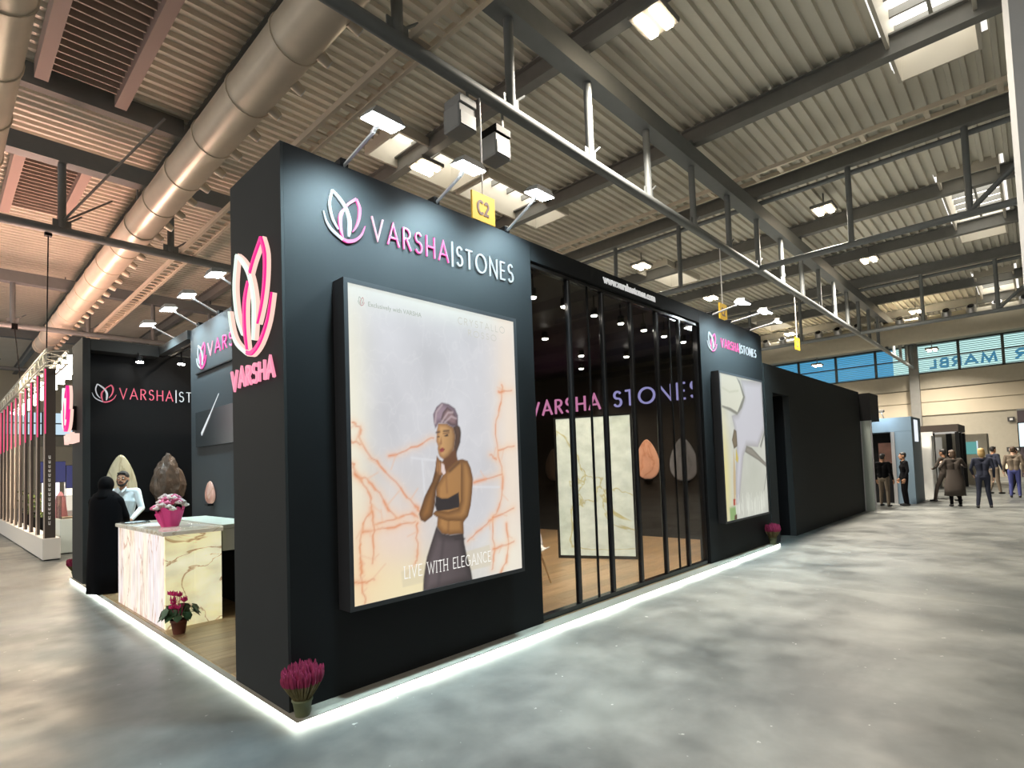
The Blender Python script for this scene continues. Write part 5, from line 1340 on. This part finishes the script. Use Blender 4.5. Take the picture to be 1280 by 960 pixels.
# the man behind the counter: faces the woman and the aisle (towards -X, -Y)
mpos = (0.47, 6.86, HP)
t, tow = person('smiling bearded man in a white shirt standing behind the onyx counter', mpos, PI*0.80, dict(elL=(-.27, .02, 1.15), wrL=(-.22, .23, 1.00), elR=(.26, .0, 1.15), wrR=(.2, .22, .98), turn=0.12), [SKIN, C_white, C_black, S_blk], height=1.74, voxel=0.0075, beard=True)
# collar and placket as clothing details
mb = MB()
for sx in (-1, 1): mb.add([tow(p) for p in [(sx*.012, .075, 1.44), (sx*.065, .045, 1.50), (sx*.075, .06, 1.455), (sx*.03, .105, 1.40), (sx*.012, .09, 1.44), (sx*.065, .06, 1.50), (sx*.075, .075, 1.455), (sx*.03, .12, 1.40)]], [(0, 1, 2, 3), (7, 6, 5, 4), (0, 4, 5, 1), (1, 5, 6, 2), (2, 6, 7, 3), (3, 7, 4, 0)])
mb.build('shirt_collar', C_white, t)
# the woman in black: her back is to the aisle
wpos = (0.10, 6.08, HP)
wh = -PI*0.22
t, tow = person('person in a long black robe and headscarf seen from behind at the counter', wpos, wh, dict(shL=(-.16, -.01, 1.42), shR=(.16, -.01, 1.42), elL=(-.205, .08, 1.15), wrL=(-.14, .28, 1.06), elR=(.205, .08, 1.15), wrR=(.14, .28, 1.05)), [SKIN, C_black, C_black, S_blk], height=1.63, voxel=0.011, hair=None)
def robe():
    mb = MB(); n = 40; prof = [(.235, .22, 0.015), (.23, .21, .30), (.22, .195, .70), (.215, .18, 1.0), (.22, .165, 1.2), (.205, .15, 1.32), (.16, .125, 1.40), (.09, .09, 1.45)]
    vs = []
    for off in (0, -0.012):
        for rx, ry, z in prof:
            for i in range(n):
                a = 6.2832*i/n; w = 1 + 0.045*math.sin(a*7+z*2)*max(0, 1-z/1.1) + 0.02*math.sin(a*3+z*6)
                vs.append(tow(((rx+off)*w*math.cos(a), (ry+off)*w*math.sin(a), z)))
    m = len(prof)
    for base in (0, m*n): pass
    fs = [(k*n+i, k*n+(i+1) % n, (k+1)*n+(i+1) % n, (k+1)*n+i) for k in range(m-1) for i in range(n)]
    fs += [(m*n+k*n+i, m*n+(k+1)*n+i, m*n+(k+1)*n+(i+1) % n, m*n+k*n+(i+1) % n) for k in range(m-1) for i in range(n)]
    fs += [(i, m*n+i, m*n+(i+1) % n, (i+1) % n) for i in range(n)]
    return mb.add(vs, fs, 0, True)
robe().build('robe', C_black, t)
q = [('c', (-.165, 0, 1.31), .07, (-.195, .08, 1.08), .072, 0), ('c', (-.195, .08, 1.08), .072, (-.14, .23, .99), .056, 0), ('c', (.165, 0, 1.31), .07, (.195, .08, 1.08), .072, 0), ('c', (.195, .08, 1.08), .072, (.14, .23, .985), .056, 0)]
V, F, _ = fuse(q, 0.014, 3); mb = MB(); mb.v = [tow(p) for p in V]; mb.f = F; mb.mi = [0]*len(F); mb.sm = [True]*len(F); mb.build('robe_sleeves', C_black, t)
q = [('e', (0, .0, 1.545), (.098, .112, .125), 0), ('c', (0, -.02, 1.46), .085, (0, -.03, 1.36), .13, 0), ('c', (-.08, -.02, 1.36), .09, (.08, -.02, 1.36), .09, 0)]
V, F, _ = fuse(q, 0.012, 3); mb = MB(); mb.v = [tow(p) for p in V]; mb.f = F; mb.mi = [0]*len(F); mb.sm = [True]*len(F); mb.build('headscarf', mat('scarf_black', (0.003, 0.003, 0.0035), 0.9, spec=0.1), t)
# visitors in the aisle at right (heading -90 deg = facing +X, away from the camera)
A = -PI/2
person('blonde person in navy jacket and trousers standing with back turned, nearest at right', (18.97, -2.55, 0), A+0.2, dict(kneeL=(-.11, .0, .5), ankL=(-.16, -.06, .09), ankR=(.15, .05, .09), elL=(-.26, .02, 1.15), wrL=(-.2, .16, .98)), [SKIN2, C_navy, C_navy, S_blk, H_blond], 1.70, hair='long', fem=True, group='visitors in the right aisle')
person('dark haired person in navy jumper and taupe trousers, turned sideways by the blonde one', (25.6, -2.5, 0), A-0.7, dict(ankL=(-.13, -.1, .09), ankR=(.12, .08, .09)), [SKIN, C_navy, C_taupe, S_blk, M_dk], 1.76, group='visitors in the right aisle')
t, tow = person('person in cream top and black trousers leaning forward in a stride at far right', (25.2, -2.98, 0), A-0.5, dict(hipL=(-.09, -.02, .92), hipR=(.09, -.02, .92), chest=(0, .10, 1.24), neck=(0, .20, 1.40), head=(0, .27, 1.54), shL=(-.185, .15, 1.36), shR=(.185, .15, 1.36), elL=(-.27, .1, 1.1), elR=(.27, .1, 1.1), wrL=(-.22, .25, .9), wrR=(.22, .25, .9), kneeL=(-.12, .20, .52), ankL=(-.14, .12, .09), kneeR=(.12, -.05, .5), ankR=(.15, -.32, .12)), [SKIN2, C_cream, C_black, S_blk, M_dk], 1.76, group='visitors in the right aisle')
MB().path([tow((-.10, .10, 1.43)), tow((-.12, .26, 1.30)), tow((-.11, .22, 1.08))], 0.02, 6).path([tow((.10, .10, 1.43)), tow((.12, .26, 1.30)), tow((.11, .22, 1.08))], 0.02, 6).build('backpack_straps', C_black, t)
person('person in blue trousers at the very right edge behind the cream top', (23.6, -3.10, 0), A, dict(), [SKIN2, C_taupe, C_jean, S_blk, H_brown], 1.72, group='visitors in the right aisle')
person('person in a long dark brown coat with raised elbows, before the brown canopy booth', (19.3, -1.88, 0), A+0.4, dict(elL=(-.33, .04, 1.20), wrL=(-.24, .26, 1.32), elR=(.33, .04, 1.20), wrR=(.26, .26, 1.26), head=(0, .05, 1.60)), [SKIN2, C_brown, C_black, S_blk, H_brown], 1.70, hair='long', fem=True, coat=(C_brown, 0.32, 1.10, 0.26, 0.18), group='visitors in the right aisle')
person('person in dark jacket with legs wide apart, left of the brown coat', (21.3, -1.46, 0), A+1.1, dict(kneeL=(-.16, .14, .52), ankL=(-.2, .22, .09), kneeR=(.16, -.08, .5), ankR=(.2, -.3, .10), elL=(-.28, .08, 1.16), wrL=(-.12, .25, 1.1)), [SKIN, C_brown, C_brown, S_blk, M_dk], 1.72, group='visitors in the right aisle')
person('person all in black standing at the corner of the bluish booth', (19.30, -0.66, 0), A+2.0, dict(), [SKIN, C_black, C_black, S_blk, M_dk], 1.66, group='visitors in the right aisle')
person('person in black jacket and brown trousers before the picture in the bluish booth', (18.9, -0.18, 0), A-0.3, dict(kneeL=(-.13, .08, .5), ankL=(-.17, .1, .09), ankR=(.17, -.12, .09)), [SKIN, C_black, C_taupe, S_blk, M_dk], 1.64, group='visitors in the right aisle')

# ================================================================== CHARCOAL WALL AND BOOTHS AT RIGHT
mb = MB()
mb.box(9.365, 9.78, 0.0, 0.12, 0, 3.47).box(10.76, 17.1, 0.0, 0.12, 0, 3.47).box(9.78, 10.76, 0.0, 0.12, 2.93, 3.47)
tag(mb.build('partition_wall', M_dark), 'long plain charcoal wall with a dark doorway, continuing right of the stand', 'wall')
t = thing('dark_doorway', (10.27, 0.5, 0), 'dark recessed doorway niche in the charcoal wall', 'doorway')
MB().box(9.70, 9.775, 0.13, 1.2, 0, 2.95).build('jamb', M_dark, t); MB().box(10.765, 10.84, 0.13, 1.2, 0, 2.95).build('jamb', M_black, t)
MB().box(9.78, 10.76, 1.1, 1.2, 0, 2.95).build('door_leaf', mat('door_leaf_dark_teal', (0.010, 0.018, 0.021), 0.5), t); MB().box(9.70, 10.84, 0.13, 1.2, 2.955, 3.02).build('lintel', M_black, t)
MB().tube((10.62, 1.09, 0.95), (10.62, 1.04, 0.95), 0.012, 8).tube((10.62, 1.045, 0.95), (10.52, 1.045, 0.95), 0.011, 8).build('handle', M_alu, t)
t = thing('end_portal', (17.4, -0.1, 0), 'black topped narrow unit with a pale glass panel ending the charcoal wall', 'booth')
MB().box(17.12, 18.3, -0.27, 0.3, 2.62, 3.42).build('fascia', M_black, t)
MB().box(17.14, 17.18, -0.24, -0.02, 0, 2.615).build('glass_panel', mat('frosted_panel', (0.30, 0.34, 0.31), 0.35), t)
for y in (-0.26, -0.005): MB().box(17.13, 17.19, y-0.012, y+0.012, 0, 2.615).build('post', M_alu, t)
MB().box(17.2, 18.3, 0.1, 0.3, 0, 2.615).build('back_panel', M_dark, t)
# bluish booth
t = thing('bluish_booth', (20.0, -0.2, 0), 'bluish grey booth with a lit fascia and dark interior beyond the charcoal wall', 'booth', 'booths at right')
M_blu = mat('booth_blue_grey', (0.115, 0.17, 0.22), 0.6)
MB().box(20.0, 21.9, -0.83, 0.9, 2.34, 2.80).build('fascia', M_blu, t)
MB().box(20.0, 20.12, -0.83, -0.36, 0, 2.335).build('corner_panel', M_blu, t)
MB().box(20.125, 21.9, -0.83, -0.75, 0, 2.335).build('side_panel', M_blu, t)
MB().box(19.97, 20.06, -0.36, -0.26, 0, 2.335).build('post', M_alu, t)
MB().box(20.9, 21.0, -0.74, 0.9, 0, 2.335).build('back_panel', M_black, t)
MB().box(20.86, 20.9, -0.34, 0.25, 1.3, 2.0).build('pink_picture', mat('picture_rose', (0.42, 0.22, 0.17), 0.6, noise=0.5, scale=3), t)
MB().box(20.3, 20.85, -0.2, 0.3, 0.003, 0.95).build('display_counter', M_black, t)
MB().box(20.5, 21.2, -0.845, -0.832, 2.0, 2.72).build('lit_sign', glow('booth_sign_white', (0.9, 0.95, 1), 0.9), t)
area_light('fascia_light', (19.55, -0.1, 2.95), (20.0, -0.1, 2.5), 0.2, 14, (0.72, 0.88, 1.0), parent=t)
MB().bbox(19.45, 19.62, -0.2, 0.0, 2.97, 3.05, 0.01).build('lamp_head', M_steeldark, t); MB().tube((19.55, -0.1, 3.04), (20.05, -0.1, 2.79), 0.012, 6).build('lamp_arm', M_steeldark, t)
tag(MB().box(22.8, 22.9, -1.05, 0.2, 0, 2.35).box(22.3, 22.9, -1.07, -1.03, 0, 2.2).build('white_screen_wall', M_whitepaint), 'plain white screen wall between the bluish booth and the brown canopy booth', 'wall')
# brown canopy booth
t = thing('brown_canopy_booth', (28.0, -0.6, 0), 'open booth under a dark brown canopy with white soffit and dark posts', 'booth', 'booths at right')
M_canopy = mat('canopy_brown', (0.045, 0.032, 0.024), 0.6)
MB().box(28.0, 28.1, -1.35, 0.8, 2.46, 2.77).build('canopy_edge', M_canopy, t); MB().box(28.1, 31, -1.35, -1.25, 2.46, 2.77).build('canopy_edge', M_canopy, t)
MB().box(28.1, 31, -1.25, 0.8, 2.44, 2.5).build('soffit', mat('soffit_white', (0.7, 0.68, 0.64), 0.6, emit=(1, .96, .9), estr=0.35), t)
for x, y, w in ((28.05, -1.29, .06), (29.4, -1.29, .05), (30.9, -1.29, .06), (28.05, -0.45, .09), (30.5, -0.8, .1)):
    MB().box(x-w, x+w, y-w, y+w, 0, 2.44).build('post', M_black, t)
MB().box(30.7, 30.78, -1.2, 0.8, 0, 2.44).build('back_panel', M_beigedark, t)
MB().box(30.3, 30.36, -0.55, 0.0, 1.0, 2.3).build('white_panel', M_white, t); MB().box(29.0, 29.9, -0.5, 0.1, 0, 0.95).build('display_counter', M_steel, t)
# beige booth with a green screen
t = thing('beige_booth', (33.5, -1.55, 0), 'small beige booth with a green glowing screen, farthest right of the canopy booth', 'booth', 'booths at right')
MB().box(33.0, 34.5, -1.98, -1.1, 0, 2.42).build('wall_block', M_beigedark, t)
MB().box(32.96, 33.0, -1.60, -1.14, 1.46, 2.05).build('screen', glow('screen_green', (0.10, 0.34, 0.32), 0.9), t)
MB().box(32.95, 33.0, -1.64, -1.60, 1.42, 2.09).build('screen_edge', M_lit_white, t)

# ================================================================== PINK LIT STAND AT LEFT
M_plinth = mat('plinth_white', (0.62, 0.60, 0.56), 0.5)
t = thing('slat_screen', (0.13, 11.4, 0), 'row of tall dark slats on a white plinth, lit pink on top, far left', 'screen')
MB().bbox(0.0, 0.30, 11.6, 26, 0.02, 0.47, 0.01).build('plinth', M_plinth, t)
MB().box(0.03, 0.28, 11.63, 26, 0, 0.03).build('toe_kick', M_black, t)
M_slat = mat('slat_bronze', (0.055, 0.045, 0.04), 0.4); M_slatedge = mat('slat_edge_pale', (0.45, 0.38, 0.34), 0.5)
M_redled = glow('pink_red_led', (1.0, 0.06, 0.22), 0.9); M_pinktube = glow('pink_light_tube', (1.0, 0.12, 0.30), 0.9); M_lowled = glow('warm_foot_light', (1.0, 0.86, 0.66), 1.6)
ys_ = [11.68] + [12.9+1.15*i for i in range(11)]
for i, y in enumerate(ys_):
    w = 0.20 if i == 0 else 0.075
    s = MB().box(0.02, 0.02+w, y-0.03, y+0.03, 0.47, 4.12).build('slat', M_slat, t)
    MB().box(0.02, 0.04, y-0.045, y-0.03, 0.47, 4.15).build('slat_edge', M_slatedge, s)
    MB().box(0.03, 0.055, y-0.05, y-0.045, 2.7, 4.1).build('led_strip', M_redled, s)
    MB().box(0.08, 0.22, y+0.15, y+0.45, 0.47, 0.49).build('foot_light', M_lowled, s)
m_ = MB()
rn = random.Random(2)
z = 0.75
while z < 2.2:
    hh = 0.05+0.03*rn.random(); m_.box(0.10, 0.135, 11.645, 11.65, z, z+hh*.35).box(0.10, 0.11, 11.645, 11.65, z, z+hh).box(0.125, 0.135, 11.645, 11.65, z+hh*.3, z+hh); z += hh+0.035
tag(m_.build('vertical_print', M_white, t), kind='stuff')
# lighting truss with a row of flood lamps
t = thing('lighting_truss', (0.2, 11.2, 4.15), 'pale lattice lighting truss running along the top of the pink lit slats', 'truss')
M_trusspale = mat('truss_pale', (0.62, 0.60, 0.52), 0.4, 0.3)
for x in (0.02, 0.36):
    for z in (4.17, 4.45): MB().tube((x, 11.2, z), (x, 26, z), 0.022, 6).build('chord', M_trusspale, t)
lat = MB(); y = 11.2; k = 0
while y < 26:
    for z in (4.17, 4.45): lat.tube((0.02 if k % 2 else 0.36, y, z), (0.36 if k % 2 else 0.02, y+0.35, z), 0.011, 5)
    for x in (0.02, 0.36): lat.tube((x, y, 4.17 if k % 2 else 4.45), (x, y+0.35, 4.45 if k % 2 else 4.17), 0.011, 5)
    y += 0.35; k += 1
tag(lat.build('lattice', M_trusspale, t), kind='stuff')
M_fl2 = glow('flood_lens_warm', (1.0, 0.90, 0.74), 30.0)
L9 = ['nearest', 'second', 'third', 'fourth', 'fifth', 'sixth', 'seventh', 'eighth', 'ninth', 'tenth', 'eleventh']
for i, y in enumerate([11.75, 12.45, 13.2, 14.1, 15.1, 16.3, 17.6, 19.1, 20.7, 22.4, 24.2]):
    f = thing('truss_floodlight', (0.5, y, 4.36), '%s of the row of warm floodlights along the pale lattice truss at far left' % L9[i], 'lamp', 'floodlights on the lattice truss')
    MB().bbox(0.44, 0.80, y-0.05, y+0.05, 4.34, 4.44, 0.01).build('housing', M_steeldark, f)
    MB().box(0.42, 0.82, y-0.065, y-0.05, 4.26, 4.46).box(0.47, 0.77, y-0.05, y+0.05, 4.325, 4.34).build('lens', M_fl2, f)
    MB().tube((0.385, y, 4.44), (0.50, y, 4.41), 0.012, 6).build('arm', M_trusspale, f)
area_light('pink_wash', (0.18, 17.5, 4.5), (0.18, 17.5, 9), 0.3, 520, (1.0, 0.55, 0.42), 12.0, parent=t)
area_light('aisle_wash', (0.6, 16.0, 4.3), (-2.0, 14.5, 0), 0.3, 900, (1.0, 0.80, 0.56), 8.0, parent=t)
# things inside that stand
M_screenblue = glow('screen_navy', (0.03, 0.035, 0.13), 1.0)
for i, (x0, x1, y, z0, z1, lab) in enumerate([(0.24, 0.72, 14.12, 1.66, 2.17, 'navy blue square screen hanging behind the slats, left of two'), (0.755, 1.4, 14.2, 1.50, 2.07, 'second navy blue screen, half hidden by the far pier')]):
    f = thing('hanging_screen', ((x0+x1)/2, y, z0), lab, 'screen', 'navy screens')
    MB().box(x0, x1, y, y+0.06, z0, z1).build('screen_panel', M_screenblue, f); MB().box(x0-.01, x1+.01, y+0.06, y+0.12, z0-0.01, z1+.01).build('case', M_black, f)
    MB().box((x0+x1)/2-0.03, (x0+x1)/2+0.03, y+0.13, y+0.19, 0, z1).build('pole', M_alu, f)
    MB().box((x0+x1)/2-0.12, (x0+x1)/2+0.12, y+0.02, y+0.30, 0, 0.03).build('foot', M_alu, f)
t = thing('display_cabinet', (0.75, 13.2, 0), 'pale mint display cabinet with a glass top case beside the white plinth', 'cabinet')
MB().bbox(0.42, 1.5, 12.6, 13.4, 0.02, 0.80, 0.01).build('cabinet_body', mat('mint_white', (0.60, 0.66, 0.62), 0.5), t); MB().box(0.45, 1.47, 12.63, 13.4, 0, 0.03).build('toe_kick', M_black, t)
MB().box(0.44, 1.48, 12.62, 12.63, 0.80, 1.32).box(0.44, 0.45, 12.63, 13.38, 0.80, 1.32).box(0.44, 1.48, 12.62, 13.38, 1.32, 1.335).build('glass_case', M_glass, t)
MB().box(0.5, 1.42, 12.8, 13.3, 0.80, 0.83).build('shelf_tray', M_beige, t)
for i, (x, y, lab) in enumerate([(0.44, 15.2, 'tall glowing white tube lamp behind the slats, left of two'), (0.68, 15.2, 'tall glowing white tube lamp behind the slats, right of two')]):
    f = thing('tube_lamp', (x, y, 0), lab, 'lamp', 'white tube lamps')
    MB().tube((x, y, 0.9), (x, y, 1.75), 0.06, 12).build('tube', glow('tube_white', (0.95, 0.9, 1), 1.5), f); MB().lathe((x, y, 0), [(0.10, 0), (0.10, 0.03), (0.03, 0.05), (0.03, 0.9)], 14).build('stand', M_white, f)
t = thing('lit_shelf', (0.62, 15.0, 0), 'glowing white shelf unit under the navy screen', 'shelf')
MB().box(0.85, 1.6, 14.9, 14.95, 0.9, 1.62).build('light_panel', glow('shelf_glow', (1.0, 0.95, 0.82), 1.3), t); MB().box(0.85, 1.6, 14.95, 15.3, 0, 1.66).build('carcass', M_white, t)
for i in range(5):
    x = 0.92+0.15*i; pass
t = thing('red_display_cone', (0.56, 13.62, 0), 'red and pink tapered display piece behind the last slats', 'display')
MB().lathe((0.56, 13.62, 0), [(0.17, 0), (0.17, 0.5), (0.14, 0.8)], 16).build('base', mat('display_red', (0.55, 0.03, 0.09), 0.5, emit=(.8, .03, .1), estr=0.3), t); MB().lathe((0.56, 13.62, 0.8), [(0.14, 0), (0.09, 0.5), (0.02, 0.62)], 16).build('tip', mat('display_pink', (0.8, 0.35, 0.38), 0.5), t)
for i, (y, h_, c_) in enumerate([(16.6, 1.35, (0.10, 0.14, 0.04)), (18.2, 1.3, (0.08, 0.12, 0.03)), (20.3, 1.4, (0.12, 0.13, 0.05))]):
    f = thing('potted_bush', (0.62, y, 0), '%s small green bush on a dark stand behind the slats' % L9[i], 'plant', 'bushes behind the slats')
    MB().lathe((0.62, y, 0), [(0.16, 0), (0.18, 0.6), (0.2, 0.7)], 14).build('planter', M_black, f)
    m2 = MB(); rn = random.Random(i)
    for k in range(60):
        a, b, r_ = rn.random()*6.28, rn.random(), 0.28*rn.random()**.5; m2.ball((0.62+math.cos(a)*r_, y+math.sin(a)*r_, 0.72+b*(h_-.72)), (0.05, 0.05, 0.035), 5, 3)
    tag(m2.build('foliage', mat('bush_green%d' % i, c_, 0.7, noise=.5, scale=20), f), kind='stuff')
for i, (y, h_) in enumerate([(15.9, 0.9), (17.3, 1.0), (19.4, 0.95), (21.5, 1.0)]):
    f = thing('display_plinth', (0.95, y, 0), '%s dark display block behind the slats' % L9[i].capitalize(), 'plinth', 'display blocks behind the slats')
    MB().bbox(0.8, 1.15, y-0.2, y+0.2, 0, h_, 0.01).build('block', M_steeldark if i % 2 else mat('block_brown', (0.12, 0.06, 0.04), 0.5), f); MB().ball((0.95, y, h_+0.09), (0.09, 0.09, 0.10), 10, 6).build('sample', M_egg_orange if i % 2 else M_white, f)

# helper properties are not part of the scene
for o in bpy.data.objects:
    if '_at' in o: del o['_at']
